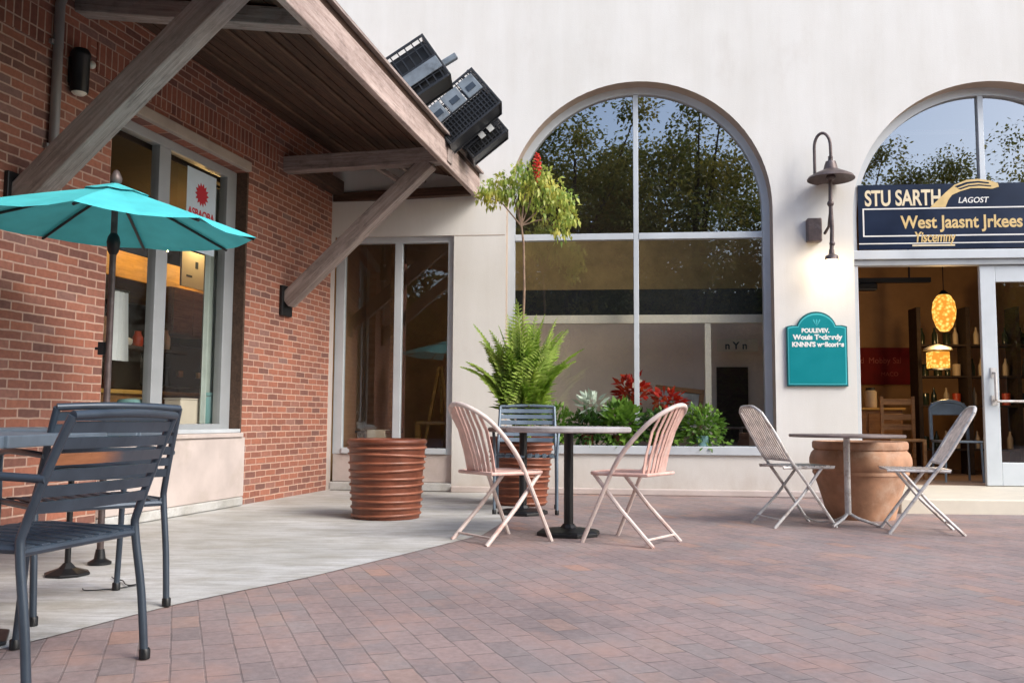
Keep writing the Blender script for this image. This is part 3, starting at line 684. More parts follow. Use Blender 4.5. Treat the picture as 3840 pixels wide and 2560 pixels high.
text('lettering',"KNNN'S wellcories",.068,'white',pq,(.008,-.008,.415),ext=.001,align='CENTER',bold=.0035,sx=.97)
m = MB()
for s_x in (-1,0,1): m.prism([(0,.625),(s_x*.03-.008,.69),(s_x*.03,.705),(s_x*.03+.008,.69)], -.009-.0004*s_x, -.0075)
m.build('emblem','teal_rim',pq)

# ------------------------------------------------------------------ wall lamp
wl = on_front('wall_lamp', 'bronze barn lamp on gooseneck bracket above the teal plaque, lower bulb lit', 'wall light', 5.255, 0, 2.42)
MB().bx(-.085,.065,-.10,-.001,.25,.50).build('junction_box','bronze',wl,bevel=.012)
YL = -.22
m = MB(); pts = [(.10,-.05,.34),(.125,-.13,.40),(.125,YL+.02,.52),(.125,YL,.62)]; m.tube(pts,.016,10)
m.build('bracket','bronze',wl,smooth=True)
m = MB(); m.tube([(.125,YL,.12),(.135,YL,.35),(.125,YL,.62),(.13,YL,.92)],.021,10); m.ball((.125,YL,.62),.035,12); m.ball((.133,YL,.20),.03,12)
m.build('stem','bronze',wl,smooth=True)
m = MB(); pg = [(-.02,YL+.14,.95),(-.01,YL+.13,1.15)]
pg = []
for i in range(15):
    a_ = PI*i/14; pg.append((.055-.075*math.cos(a_), YL+.05*math.cos(a_)*.6, 1.22+.15*math.sin(a_)))
pg = [(-.02,YL+.03,.92)]+pg+[(.135,YL-.02,1.10)]
m.tube(pg,.016,10); m.build('gooseneck','bronze',wl,smooth=True)
m = MB(); m.lathe([(.03,.19),(.05,.185),(.062,.15),(.075,.10),(.15,.065),(.225,.025),(.24,0),(.236,-.008),(.215,.012),(.14,.05),(.06,.075)],36,.88,(.135,YL)); m.lathe([(.025,.24),(.025,.18)],14,.88,(.135,YL))
m.build('shade','bronze',wl,smooth=True)
MB().ball((.135,YL,.90),.05,14,(1,1,.8)).build('upper_bulb','bronze',wl,smooth=True)
m = MB(); m.lathe([(.0,.14),(.025,.14),(.03,.09),(.065,.07),(.072,.03),(0,.03)],20,0,(.125,YL)); m.build('socket','bronze',wl,smooth=True)
MB().ball((.125,YL,-.015),.062,18,(1.15,1.15,.75)).build('bulb','bulb',wl,smooth=True)

# ------------------------------------------------------------------ shop sign over the door
sg = on_front('shop_sign', 'navy fascia sign with gold swoosh and gold lettering above the open doorway', 'sign', 5.76, YF-.02, 2.625)
MB().bx(.0, 2.62, 0, .012, .0, .70).build('panel','navy',sg)
m = MB(); 
for (xa,xb,za,zb) in ((.045,2.60,.43,.444),(.045,2.60,.135,.149),(.045,.060,.149,.43),(.0,2.6,.055,.066)): m.bx(xa,xb,-.003,-.0005,za,zb)
m.build('border_line','white',sg)
text('lettering','STU SARTH',.235,'gold_pale',sg,(.07,-.001,.475),ext=.0015,bold=.006,sx=.66)
text('lettering','LAGOST',.085,'white',sg,(1.03,-.001,.49),ext=.0015,bold=.001,sx=.95,shear=.2)
text('lettering','West Jaasnt Jrkees Res',.19,'gold',sg,(.44,-.001,.225),ext=.0015,bold=.004,sx=.86)
text('lettering','Yiscemny',.155,'gold',sg,(.57,-.004,.075),ext=.0015,bold=.003,sx=.70,shear=.15)
m = MB(); m.bx(.55,.985,-.004,-.001,.028,.045); m.build('underline','gold_pale',sg)
def ribbon(up, lo, mat, nm, y):
    m = MB()
    for i in range(len(up)-1): m.face([(up[i][0],y,up[i][1]),(up[i+1][0],y,up[i+1][1]),(lo[i+1][0],y,lo[i+1][1]),(lo[i][0],y,lo[i][1])])
    return m.build(nm, mat, sg, fix=False)
U = [(.74,.445),(.82,.52),(.90,.60),(1.00,.685),(1.12,.735),(1.24,.745),(1.36,.725),(1.44,.695)]
L = [(.90,.445),(.93,.52),(.97,.575),(1.06,.615),(1.16,.645),(1.27,.645),(1.38,.635),(1.45,.655)]
ribbon(U, L, 'gold', 'swoosh', -.006)
ribbon([(1.0,.668),(1.12,.712),(1.24,.722),(1.35,.705)],[(1.03,.652),(1.13,.692),(1.24,.703),(1.35,.690)],'navy','swoosh_line',-.0075)
ribbon([(1.03,.64),(1.14,.677),(1.25,.685),(1.37,.67)],[(1.06,.632),(1.15,.663),(1.25,.670),(1.37,.658)],'navy','swoosh_line',-.0075)

# ------------------------------------------------------------------ shop contents seen through the doorway
def in_f(x0, z0, y):
    k = (9.852+y)/9.852; return (3.077+(x0-3.077)*k, .8+(z0-.8)*k)
ln = on_front('hanging_lantern', 'large amber oval lantern hanging inside the open doorway', 'lantern', 7.08, 1.5, 1.86)
def mk_lantern():
    t = NT('amber_lantern'); o = t.coord(); v = t.n('ShaderNodeTexVoronoi'); t.l(o, v.inputs[0]); v.inputs['Scale'].default_value = 26
    c = t.ramp(v.outputs['Distance'], [(.08,(1,.72,.24)),(.38,(1,.54,.10)),(.65,(.70,.26,.03))])
    e = t.n('ShaderNodeEmission'); t.l(c, e.inputs[0]); e.inputs[1].default_value = .72; t.l(e.outputs[0], t.out.inputs[0]); return t.m
M['amber'] = mk_lantern()
m = MB(); m.lathe([(0,0),(.05,.01),(.09,.06),(.125,.16),(.135,.26),(.12,.36),(.08,.43),(.05,.45),(0,.45)],24); m.build('shade','amber',ln,smooth=True)
MB().tube([(0,0,.45),(0,0,1.95)],.006,6).build('cord','black',ln); MB().lathe([(.055,.44),(.05,.47),(.02,.50),(0,.50)],16).build('cap','black',ln,smooth=True)
l2 = on_front('table_lantern', 'small square amber lantern with flat metal cap below the oval one', 'lantern', 7.08, 1.75, 1.42)
m = MB(); m.bx(-.105,.105,-.105,.105,.02,.22); m.build('shade','amber',l2,bevel=.01); MB().lathe([(.17,.24),(.15,.27),(.03,.31),(0,.31)],24).build('cap','silver',l2,smooth=True); MB().bx(-.11,.11,-.11,.11,0,.018).build('base','black',l2)
m = MB(); m.tube([(0,0,.3),(0,0,.44)],.004,6); m.build('hook','black',l2)
for nm_, pos_, w_ in (('lantern_light', fw(7.08,1.5,1.80), 8), ('lantern_light', fw(7.08,1.62,1.40), 5)):
    ld = bpy.data.lights.new(nm_,'POINT'); ld.energy = w_; ld.color = (1,.62,.25); ld.shadow_soft_size = .06; lo_ = bpy.data.objects.new(nm_, ld); COL.objects.link(lo_); lo_.location = pos_
su = on_front('shelf_unit', 'dark wooden shelf unit of bottles and tins inside the shop', 'shelving', 7.03, 2.25, .13)
m = MB()
for x in (0,.60,1.2,1.75): m.bx(x-.025,x+.025,0,.32,0,2.12)
m.build('upright','dark_wood',su)
shz = (.30,.85,1.22,1.62)
for z in shz: MB().bx(.03,1.72,.01,.31,z,z+.025).build('shelf','dark_wood',su)
cols = ['bottle','tincream','tinred','bottle','tincream','bottle']
lab = {0:'bottom',1:'second',2:'third',3:'top'}
proto = {}
for si, z in enumerate(shz):
    x = .09
    while x < 1.66:
        kind = random.choice(['bottle','tin','bottle']); 
        if min(abs(x-.60),abs(x-1.2)) < .06: x += .07; continue
        px, py = 7.03+x, 2.25+random.uniform(.08,.18)
        mt = random.choice(cols)
        key = (kind, mt)
        lb = {'bottle':'dark bottle','tincream':'cream','tinred':'orange red'}[mt]
        L_ = f"{lb} {'glass bottle' if kind=='bottle' and mt=='bottle' else ('bottle' if kind=='bottle' else 'tin')} on the {lab[si]} shelf of the dark shop shelving"
        if mt == 'bottle': L_ = f"dark {'bottle' if kind=='bottle' else 'jar'} on the {lab[si]} shelf of the dark shop shelving"
        if key not in proto:
            t = on_front('shop_bottle' if kind=='bottle' else 'shop_tin', L_, 'bottle' if kind=='bottle' else 'tin', px, py, .13+z+.026); t['group'] = 'goods on the shop shelves'
            if kind == 'bottle': MB().lathe([(0,0),(.033,0),(.035,.01),(.035,.13),(.014,.18),(.013,.22),(0,.22)],12).build('body',mt,t,smooth=True)
            else: MB().lathe([(0,0),(.05,0),(.05,.14),(.046,.15),(0,.15)],14).build('body',mt,t,smooth=True)
            proto[key] = t
        else:
            dup(proto[key], fw(px,py,.13+z+.026), FA, L_)
        x += random.uniform(.10,.16)
bn = on_front('banner', 'red fabric banner with faint pink lettering on the shop back wall', 'banner', 7.02, 3.55, 1.31)
MB().bx(-.42,.40,0,.02,0,.52).build('cloth','banner',bn); text('lettering','d  Mobby Sal',.12,'banner_tx',bn,(-.38,-.001,.30),ext=.001,sx=.9); text('lettering','MACO',.08,'banner_tx',bn,(-.10,-.001,.12),ext=.001)
br = on_front('track_light', 'dark horizontal track fitting under the ceiling inside the doorway', 'track light', 6.55, 2.0, 2.53)
MB().bx(-.42,.55,-.04,.04,0,.06).build('rail','black',br); MB().bx(-.44,-.10,-.06,.06,-.10,-.002).build('head','black',br,bevel=.02); MB().tube([(.3,0,.06),(.3,0,1.3)],.012,6).build('rod','black',br)
bc = on_front('display_counter', 'low tan wooden counter with drawers inside the doorway', 'counter', 6.25, 1.9, .13)
MB().bx(-.42,.44,0,.45,0,.80).build('carcass','warm_wood',bc,bevel=.006); m=MB(); m.bx(-.40,.0,-.018,-.001,.50,.76); m.bx(.03,.42,-.018,-.001,.50,.76); m.build('drawer','warm_wood',bc,bevel=.005); MB().bx(-.45,.47,-.03,.48,.802,.83).build('counter_top','yellow_wood',bc,bevel=.005)
gj = [('squat cream jar at the left of the tan counter','tincream',-.28),('tall cream jar at the right of the tan counter','tincream',.12)]
for L_, mt, x in gj:
    t = on_front('jar', L_, 'jar', 6.25+x, 2.1, .13+.832); t['group']='jars on the tan counter'
    hh = .16 if 'squat' in L_ else .22
    MB().lathe([(0,0),(.07,0),(.075,.02),(.075,hh-.02),(.05,hh)],18).build('body',mt,t,smooth=True); MB().lathe([(.055,hh),(.055,hh+.03),(0,hh+.035)],18).build('lid','black',t,smooth=True)
# indoor chairs: one bentwood-arch metal chair, one wooden chair
ic = on_front('cafe_chair', 'blue grey chair with arched back frame inside the doorway', 'chair', 6.98, .95, .13)
m = MB(); pts=[(-.20,.2,0),(-.20,.2,.45)]
arch=[(-.20,.22,.46),(-.20,.24,.80)]+[(-.20*math.cos(PI*i/8)*1.0, .25, .80+.10*math.sin(PI*i/8)) for i in range(9)]+[(.20,.24,.80),(.20,.22,.46)]
m.tube(arch,.022,8); m.build('back_frame','slate_lt',ic,smooth=True); MB().bx(-.19,.19,.245,.265,.74,.88).build('top_panel','slate_lt',ic,bevel=.01)
MB().bx(-.21,.21,-.2,.22,.43,.455).build('seat','slate_lt',ic,bevel=.01)
for x in (-.2,.2):
    for y in (-.19,.21): MB().tube([(x,y,0),(x*.95,y*.95,.43)],.013,8).build('leg','slate_lt',ic,smooth=True)
wc = on_front('wooden_chair', 'brown ladder back wooden chair beside the tan counter inside', 'chair', 6.52, 1.35, .13)
m = MB()
for z in (.56,.68,.86): m.bx(-.17,.17,.18,.20,z,z+.07)
m.build('backrest','warm_wood',wc,bevel=.004); MB().bx(-.2,.2,-.2,.2,.43,.46).build('seat','warm_wood',wc,bevel=.005)
for x in (-.18,.18): MB().bx(x-.018,x+.018,.17,.21,0,.96).build('leg','warm_wood',wc); MB().bx(x-.018,x+.018,-.2,-.165,0,.43).build('leg','warm_wood',wc)

# behind the narrow window: yellow easel and wooden stool
es = on_front('easel', 'yellow wooden easel behind the narrow window', 'easel', 1.10, .75, .10)
MB().bar((-.22,0,0),(.0,.02,1.30),.035,.045,(0,1,0)).build('leg','yellow_wood',es); MB().bar((.22,0,0),(.03,.02,1.30),.035,.045,(0,1,0)).build('leg','yellow_wood',es); MB().bar((0,.4,0),(.015,.05,1.28),.035,.04,(0,1,0)).build('leg','yellow_wood',es)
m=MB(); m.bx(-.26,.26,-.05,.0,.62,.66); m.bx(-.26,-.20,-.06,0,.30,.62); m.build('tray','yellow_wood',es)
bs = on_front('wooden_post', 'tall brown timber post behind the narrow window glass', 'post', .55, .9, .10)
MB().bx(-.08,.08,0,.12,0,3.0).build('shaft','warm_wood',bs); MB().bx(-.11,.11,-.02,.14,0,.1).build('base','dark_wood',bs)
st = on_front('display_table', 'small dark side table with pale cloth behind the narrow window', 'table', .42, .62, .10)
MB().bx(-.24,.24,-.15,.2,.52,.55).build('tabletop','dark_wood',st)
for x in (-.2,.2):
    for y in (-.12,.17): MB().bx(x-.015,x+.015,y-.015,y+.015,0,.52).build('leg','dark_wood',st)
MB().bx(-.10,.12,-.155,.1,.40,.557).build('cloth','boxbeige',st,bevel=.01)

# behind the arched window
pf = on_front('picture_frame', 'brown framed picture leaning behind the red flowers', 'picture', 3.85, .80, .62)
m=MB(); W_,H_=.56,.56; fr_=.055
m.bx(-W_/2,W_/2,0,.03,0,fr_); m.bx(-W_/2,W_/2,0,.03,H_-fr_,H_); m.bx(-W_/2,-W_/2+fr_,.001,.029,fr_,H_-fr_); m.bx(W_/2-fr_,W_/2,.001,.029,fr_,H_-fr_); m.build('frame','warm_wood',pf,bevel=.004)
MB().bx(-W_/2+.02,W_/2-.02,.012,.022,.02,H_-.02).build('print','canvasart',pf)
pf.rotation_euler=(R(-8),R(6),FA)
sl = on_front('lamp_shade', 'cream fringed lampshade behind the red flowers in the arched window', 'lamp', 3.32, .75, .55)
MB().lathe([(.16,.58),(.15,.70),(.155,.70)],24).build('shade','cream',sl,smooth=True); MB().tube([(0,0,0),(0,0,.6)],.012,8).build('stem','black',sl); MB().lathe([(0,0),(.08,0),(.08,.015),(0,.03)],16).build('base','black',sl)
nb_ = on_front('notice_sign', 'small yellowish sign with dark letters high behind the arched window', 'sign', 4.58, 1.1, 1.60)
MB().bx(-.22,.25,0,.015,0,.15).build('panel','cream',nb_); text('lettering','n Y n',.12,'ink',nb_,(0,-.001,.03),ext=.001,align='CENTER',bold=.003)
gb = on_front('planting_bench', 'low grey bench under the window plants inside the arched window', 'bench', 3.25, .42, .10)
MB().bx(-1.1,1.1,-.11,.20,.36,.40).build('seat','alu_dk',gb,bevel=.004)
for x in (-1.0,1.0): MB().bx(x-.03,x+.03,-.08,.17,0,.36).build('leg','alu_dk',gb)

def bush(mb, c, rx, ry, rz, n, L, w_, seed, up=.3, droop=.2):
    rnd = random.Random(seed)
    for _ in range(n):
        u = Vector((rnd.gauss(0,1), rnd.gauss(0,1), rnd.gauss(0,1))).normalized(); r = rnd.random()**.45
        p = Vector(c)+Vector((u.x*rx*r, u.y*ry*r, u.z*rz*r))
        d = (u+Vector((rnd.uniform(-.6,.6), rnd.uniform(-.6,.6), up+rnd.uniform(-.5,.5)))).normalized()
        mb.leaf(p, d, (rnd.uniform(-1,1), rnd.uniform(-1,1), 1), L*rnd.uniform(.6,1.3), w_*rnd.uniform(.7,1.3), bend=droop*rnd.random())
def window_plant(label, x, y, zb, shapes, cat='plant', name='potted_plant', pot=True, stemh=.15):
    t = on_front(name, label, cat, x, y, zb)
    for i, (mat, c, rx, ry, rz, n, L, w_, nm) in enumerate(shapes):
        m = MB(); bush(m, c, rx, ry, rz, n, L, w_, hash(label)%999+i if False else len(label)*7+i*13); m.build(nm, mat, t, fix=False)
    s = MB(); rnd = random.Random(len(label))
    for i in range(6):
        s.tube([(rnd.uniform(-.04,.04),rnd.uniform(-.03,.03),.06),(rnd.uniform(-.12,.12),rnd.uniform(-.05,.05),stemh+rnd.uniform(.0,.18))],.005,5)
    s.build('stem','palm_stem',t)
    MB().lathe([(0,0),(.055,0),(.072,.11),(.066,.11),(.055,.09),(0,.09)],18).build('pot', 'tealjar' if 'blue pot' in label else 'terra', t, smooth=True)
    return t
zb = .502; zs = .520
window_plant('small leafed dark green plant on the sill under the lower red flowers', 3.64, .085, zs, [('leaf_d',(0,0,.20),.22,.09,.17,380,.075,.042,'foliage'),('leaf_g',(0,-.03,.08),.24,.05,.07,120,.07,.045,'foliage')], stemh=.12)
window_plant('feathery pale green plant at the left end of the window sill', 2.50, .085, zs, [('leaf_g',(0,0,.22),.22,.085,.19,420,.085,.03,'foliage'),('leaf_g',(0,-.03,.07),.22,.05,.07,90,.075,.045,'foliage')], stemh=.1)
window_plant('white variegated plant standing tall on the sill', 2.86, .085, zs, [('leaf_d',(0,-.01,.19),.21,.085,.18,330,.09,.040,'foliage'),('leaf_w',(.05,0,.42),.13,.07,.12,60,.13,.045,'flower')], stemh=.2)
window_plant('broad leaved lime green plant on the sill under the red flowers', 3.20, .085, zs, [('leaf_g',(0,0,.22),.22,.085,.21,300,.12,.07,'foliage'),('leaf_g',(0,-.03,.07),.22,.05,.07,90,.075,.045,'foliage')], stemh=.12)
window_plant('plant with a big red and orange flower head against the mullion', 3.36, .40, zb, [('leaf_d',(0,0,.22),.15,.08,.18,240,.09,.045,'foliage'),('leaf_r',(-.02,0,.60),.17,.08,.15,170,.11,.055,'flower')], 'flowering plant', stemh=.42)
window_plant('plant with a lower dark red flower head before the picture', 3.74, .40, zb, [('leaf_g',(0,0,.22),.18,.09,.18,300,.08,.04,'foliage'),('leaf_r',(0,0,.50),.17,.07,.11,110,.10,.05,'flower')], 'flowering plant', stemh=.34)
window_plant('bushy yellow green plant spilling from a blue pot on the sill', 4.08, .085, zs, [('leaf_g',(0,0,.22),.24,.09,.20,440,.075,.045,'foliage'),('leaf_g',(.05,-.04,.05),.24,.07,.10,70,.07,.045,'foliage')], stemh=.12)

# ------------------------------------------------------------------ planters, palm, slender tree
def ribbed_planter(label, loc, rt, rb, h, rz=0):
    t = thing('ribbed_planter', label, 'planter', loc, rz, 'ribbed terracotta planters')
    m = MB(); m.lathe([(0,.004),(rb,.0),(rb+(rt-rb)*.5,h*.5),(rt,h),(rt-.03,h),(rt-.035,h-.08),(0,h-.08)],48); m.build('body','terra',t,smooth=True)
    r = MB(); n = 9
    rnd = random.Random(len(label))
    for i in range(n+1):
        z = .03 + (h-.075)*i/n + rnd.uniform(-.006,.006); rr = rb+(rt-rb)*z/h
        tl = rnd.uniform(-.02,.02); ph = rnd.uniform(0,6)
        r.tube([((rr+.004)*math.cos(2*PI*k/48),(rr+.004)*math.sin(2*PI*k/48), z+tl*math.sin(2*PI*k/48+ph)) for k in range(48)], .0105, 8, closed=True)
    r.build('ribs','terra_rib',t,smooth=True)
    MB().tube([((rt-.012)*math.cos(2*PI*k/48),(rt-.012)*math.sin(2*PI*k/48),h) for k in range(48)],.024,10,closed=True).build('rim','terra',t,smooth=True)
    MB().disk(rt-.036,h-.075,40).build('soil','soil',t)
    return t
ribbed_planter('empty ribbed terracotta planter standing before the narrow window', (-1.0,7.42,.006), .308, .266, .60)
ribbed_planter('ribbed terracotta planter holding the palm behind the grey slatted chair', (.09,8.62,.006), .30, .235, .60)

pl = thing('potted_palm', 'bushy green areca palm growing from the ribbed planter', 'palm', (.10,8.62,.53))
rnd = random.Random(5)
for kf in range(38):
    az = rnd.uniform(0,2*PI); lean = rnd.uniform(.1,.78); L = rnd.uniform(.95,1.3)
    if kf in (9,15,22,30): lean = rnd.uniform(.75,.95); L = 1.0; az = (PI*1.02, PI*.9, -.15, .35)[(9,15,22,30).index(kf)]
    if kf < 7: lean = rnd.uniform(.03,.2); L = rnd.uniform(1.15,1.42)
    pts = []; p = Vector((rnd.uniform(-.07,.07), rnd.uniform(-.07,.07), 0)); th = lean*.22
    N = 16
    for i in range(N+1):
        pts.append(p.copy()); t_ = i/N; az += rnd.uniform(-.07,.07); el = PI/2 - (th + lean*1.45*t_**1.6)
        p = p + Vector((math.cos(az)*math.cos(el), math.sin(az)*math.cos(el)*.6, math.sin(el)))*L/N
    fm = MB(); fm.tube(pts, [.009*(1-.8*i/N) for i in range(N+1)], 5)
    for i in range(int(1.7*N)):
        t_ = .26 + .74*i/(1.7*N); q = t_*N; j = min(N-1,int(q)); fcn = q-j; c = pts[j].lerp(pts[j+1], fcn); tg = (pts[j+1]-pts[j]).normalized()
        sd = tg.cross(Vector((0,0,1))); sd = sd.normalized() if sd.length > .05 else Vector((math.sin(az),-math.cos(az),0))
        ll = .33*math.sin(PI*(.18+.78*t_))*rnd.uniform(.8,1.1)
        for sg_ in (-1,1):
            d = (sd*sg_*(1.0-.35*t_) + tg*.42 + Vector((0,0,.12))).normalized(); fm.leaf(c, d, Vector((0,0,1)), ll, .0062, .1, .30)
    fm.build('frond', 'palm', pl, fix=False)

tr_ = thing('slender_tree', 'slender young tree with drooping yellow green leaves and one red cluster', 'tree', (.10,8.70,.53))
tp = [(0,0,0),(-.01,0,.5),(.0,0,1.0),(.015,0,1.5),(.005,0,1.95),(-.02,0,2.15)]
MB().tube(tp,[.016,.014,.013,.012,.011,.009],8).build('trunk','bark',tr_,smooth=True)
lim = MB(); ends = [(-.42,-.02,2.42),(-.22,.04,2.58),(.06,.0,2.72),(.20,.05,2.55),(.40,-.02,2.38),(.30,.03,2.20),(-.12,.0,2.45)]
for e in ends: lim.tube([(-.02,0,2.12),(e[0]*.5,e[1]*.5,2.12+(e[2]-2.12)*.75),e],[.008,.006,.003],5)
lim.build('branch','bark',tr_,smooth=True)
crown = MB(); rnd = random.Random(9)
def spray(c, r, n, L):
    for _ in range(n):
        u = Vector((rnd.gauss(0,1),rnd.gauss(0,.8),rnd.gauss(0,.8))); u.normalize(); u *= r*rnd.random()**.5
        d = Vector((u.x*1.2, u.y, -.25+rnd.uniform(-.7,.7))); crown.leaf(Vector(c)+u, d, (rnd.uniform(-1,1),rnd.uniform(-1,1),.6), L*rnd.uniform(.5,1.1), .030*rnd.uniform(.7,1.3), bend=.2)
for c, r, n in (((-.36,-.02,2.40),.10,60),((-.25,.02,2.48),.14,100),((-.10,.0,2.56),.16,130),((.05,.0,2.63),.15,110),((.12,.0,2.50),.17,130),((.26,.02,2.46),.15,120),((.38,-.02,2.36),.13,110),((.42,0,2.20),.11,90),((.36,0,2.06),.10,60),((.20,.02,2.30),.14,80),((-.02,.02,2.40),.15,90),((.14,.0,2.62),.13,90),((-.30,.0,2.44),.12,70)): spray(c, r*1.12, int(n*1.25), .066)
crown.build('crown','tree_leaf',tr_,fix=False)
fl_ = MB()
for _ in range(0): fl_.ball((.13+rnd.gauss(0,.026), -.10+rnd.gauss(0,.02), 2.66+rnd.gauss(0,.065)), rnd.uniform(.010,.017), 6)
fl_.tube([(.13,-.10,2.52),(.13,-.10,2.66),(.125,-.10,2.80)],.006,5)
for k_ in range(34):
    z_ = 2.55+.0075*k_; q_ = .045*math.sin(PI*(k_+6)/44); a_ = k_*2.4
    fl_.tube([(.13,-.10,z_),(.13+.6*q_*math.cos(a_),-.10+.6*q_*math.sin(a_),z_+.01),(.13+q_*math.cos(a_),-.10+q_*math.sin(a_),z_+.006)],[.003,.008,.013],6)
fl_.build('berry_cluster','berry',tr_,smooth=True)

ur = thing('clay_urn', 'big pale clay urn with raised shoulder band beside the shop door', 'urn', (2.90,7.66,0))
prof = [(0,.005),(.262,.0),(.268,.02),(.29,.10),(.325,.22),(.356,.32),(.368,.355),(.376,.360),(.380,.375),(.376,.388),(.392,.41),(.402,.45),(.400,.49),(.386,.53),(.366,.553),(.358,.560),(.372,.566),(.376,.585),(.376,.615),(.366,.630),(.335,.628),(.32,.55),(0,.52)]
MB().lathe(prof,56,wob=.003).build('body','clay',ur,smooth=True)
MB().disk(.325,.55,40).build('soil','soil',ur)

# ------------------------------------------------------------------ bistro tables
def pedestal_table(label, loc, r, h, topm, br, thick=.040, rz=0):
    t = thing('bistro_table', label, 'table', loc, rz, 'round pedestal tables')
    m = MB(); m.lathe([(0,0),(r-.012,0),(r,.008),(r,thick-.008),(r-.012,thick),(0,thick)],56,h-thick); m.build('tabletop',topm,t,smooth=True)
    m = MB(); m.lathe([(.0,0),(.033,0),(.033,h-thick-.03),(.12,h-thick-.02),(.12,h-thick-.001),(0,h-thick-.001)],20,.03); m.bm.verts.ensure_lookup_table()
    for v in m.bm.verts: v.co.z = min(v.co.z, h-thick-.001)
    m.build('column','black',t,smooth=True)
    m = MB(); m.lathe([(0,0),(br,0),(br*1.0,.024),(br*.86,.036),(.06,.050),(.042,.075)],8); m.build('base','black',t,bevel=.004)
    return t
pedestal_table('round weathered grey table on black pedestal between the two pink chairs', (.40,6.42,0), .435, .745, 'tabletop', .225, rz=R(12))
pedestal_table('dark pedestal table half hidden in front of the grey slatted chair', (.10,7.78,0), .30, .725, 'tabletop_br', .215, rz=R(8))

# small round table on a thin central leg
tt = thing('side_table', 'thin round worn table on a single slim leg before the clay urn', 'table', (2.57,7.05,0), R(20))
MB().lathe([(0,0),(.42,0),(.425,.006),(.425,.016),(.42,.022),(0,.022)],56,.672).build('tabletop','tabletop_br',tt,smooth=True)
MB().tube([(0,0,.09),(0,0,.672)],.024,12).build('leg','silver',tt,smooth=True)
for k in range(3):
    a_ = 2*PI*k/3+R(200); MB().tube([(0,0,.10),(.07*math.cos(a_),.07*math.sin(a_),.06),(.22*math.cos(a_),.22*math.sin(a_),.012)],.012,8).build('foot','silver',tt,smooth=True)

# ------------------------------------------------------------------ pink bistro chairs (face +x)
def smooth_path(P, n=6):
    P = [Vector(p) for p in P]; out = []
    for i in range(len(P)-1):
        p0, p1, p2, p3 = P[max(0,i-1)], P[i], P[i+1], P[min(len(P)-1,i+2)]
        for k in range(n):
            t = k/n; out.append(.5*((2*p1)+(-p0+p2)*t+(2*p0-5*p1+4*p2-p3)*t*t+(-p0+3*p1-3*p2+p3)*t**3))
    out.append(P[-1]); return out
def pink_chair(label, loc, rz):
    t = thing('bistro_chair', label, 'chair', loc, rz, 'pink metal bistro chairs')
    hw = .215
    hoop = smooth_path([(.04,-hw,.45),(-.03,-hw-.005,.56),(-.13,-hw,.68),(-.24,-.19,.79),(-.33,-.11,.865),(-.36,0,.89),(-.33,.11,.865),(-.24,.19,.79),(-.13,hw,.68),(-.03,hw+.005,.56),(.04,hw,.45)])
    m = MB(); m.tube(hoop,.0155,10); m.build('back_frame','pinkwhite',t,smooth=True)
    sl = MB()
    for i in range(9):
        y = -.155+.31*i/8; zt = .86-.9*y*y*3.2; xt = -.352+abs(y)*.62
        zt = .885-2.6*y*y; xt = -.355+2.8*y*y
        p = [(-.185+y*y*1.2,y*.93,.448),(-.215+y*y*1.5,y*.97,.56),(-.275+y*y*2.0,y,.72),(xt,y,zt)]
        for a_, b_ in zip(p, p[1:]): sl.bar(a_, b_, .030, .006, up=(1,0,.3))
    sl.build('backrest','pink',t)
    s = MB()
    for i in range(9):
        y = -.18+.36*i/8; s.bar((-.19,y,.452),(.20-.25*y*y,y,.452),.024,.006)
    s.build('seat','pink',t)
    rim = smooth_path([(-.20,-.19,.447),(.05,-.212,.447),(.19,-.19,.447),(.225,-.08,.447),(.225,.08,.447),(.19,.19,.447),(.05,.212,.447),(-.20,.19,.447)],5)
    MB().tube(rim,.012,8,closed=True).build('seat_rim','pink',t,smooth=True)
    for sd in (-1,1):
        MB().tube([(.04,sd*hw,.45),(.13,sd*(hw+.012),.25),(.245,sd*(hw+.02),.0)],.0145,8).build('front_leg','pinkwhite',t,smooth=True)
        MB().tube([(.185,sd*.185,.445),(-.02,sd*.19,.22),(-.25,sd*.195,.0)],.0145,8).build('rear_leg','pinkwhite',t,smooth=True)
    MB().tube([(-.205,-.194,.045),(-.205,.194,.045)],.008,6).build('crossbar','pinkwhite',t,smooth=True)
    return t
pc = pink_chair('pale pink slatted metal chair facing right to the grey round table', (-.07,6.12,0), R(37))
dup(pc, (.80,6.08,0), R(144), 'pale pink slatted metal chair facing left to the grey round table')

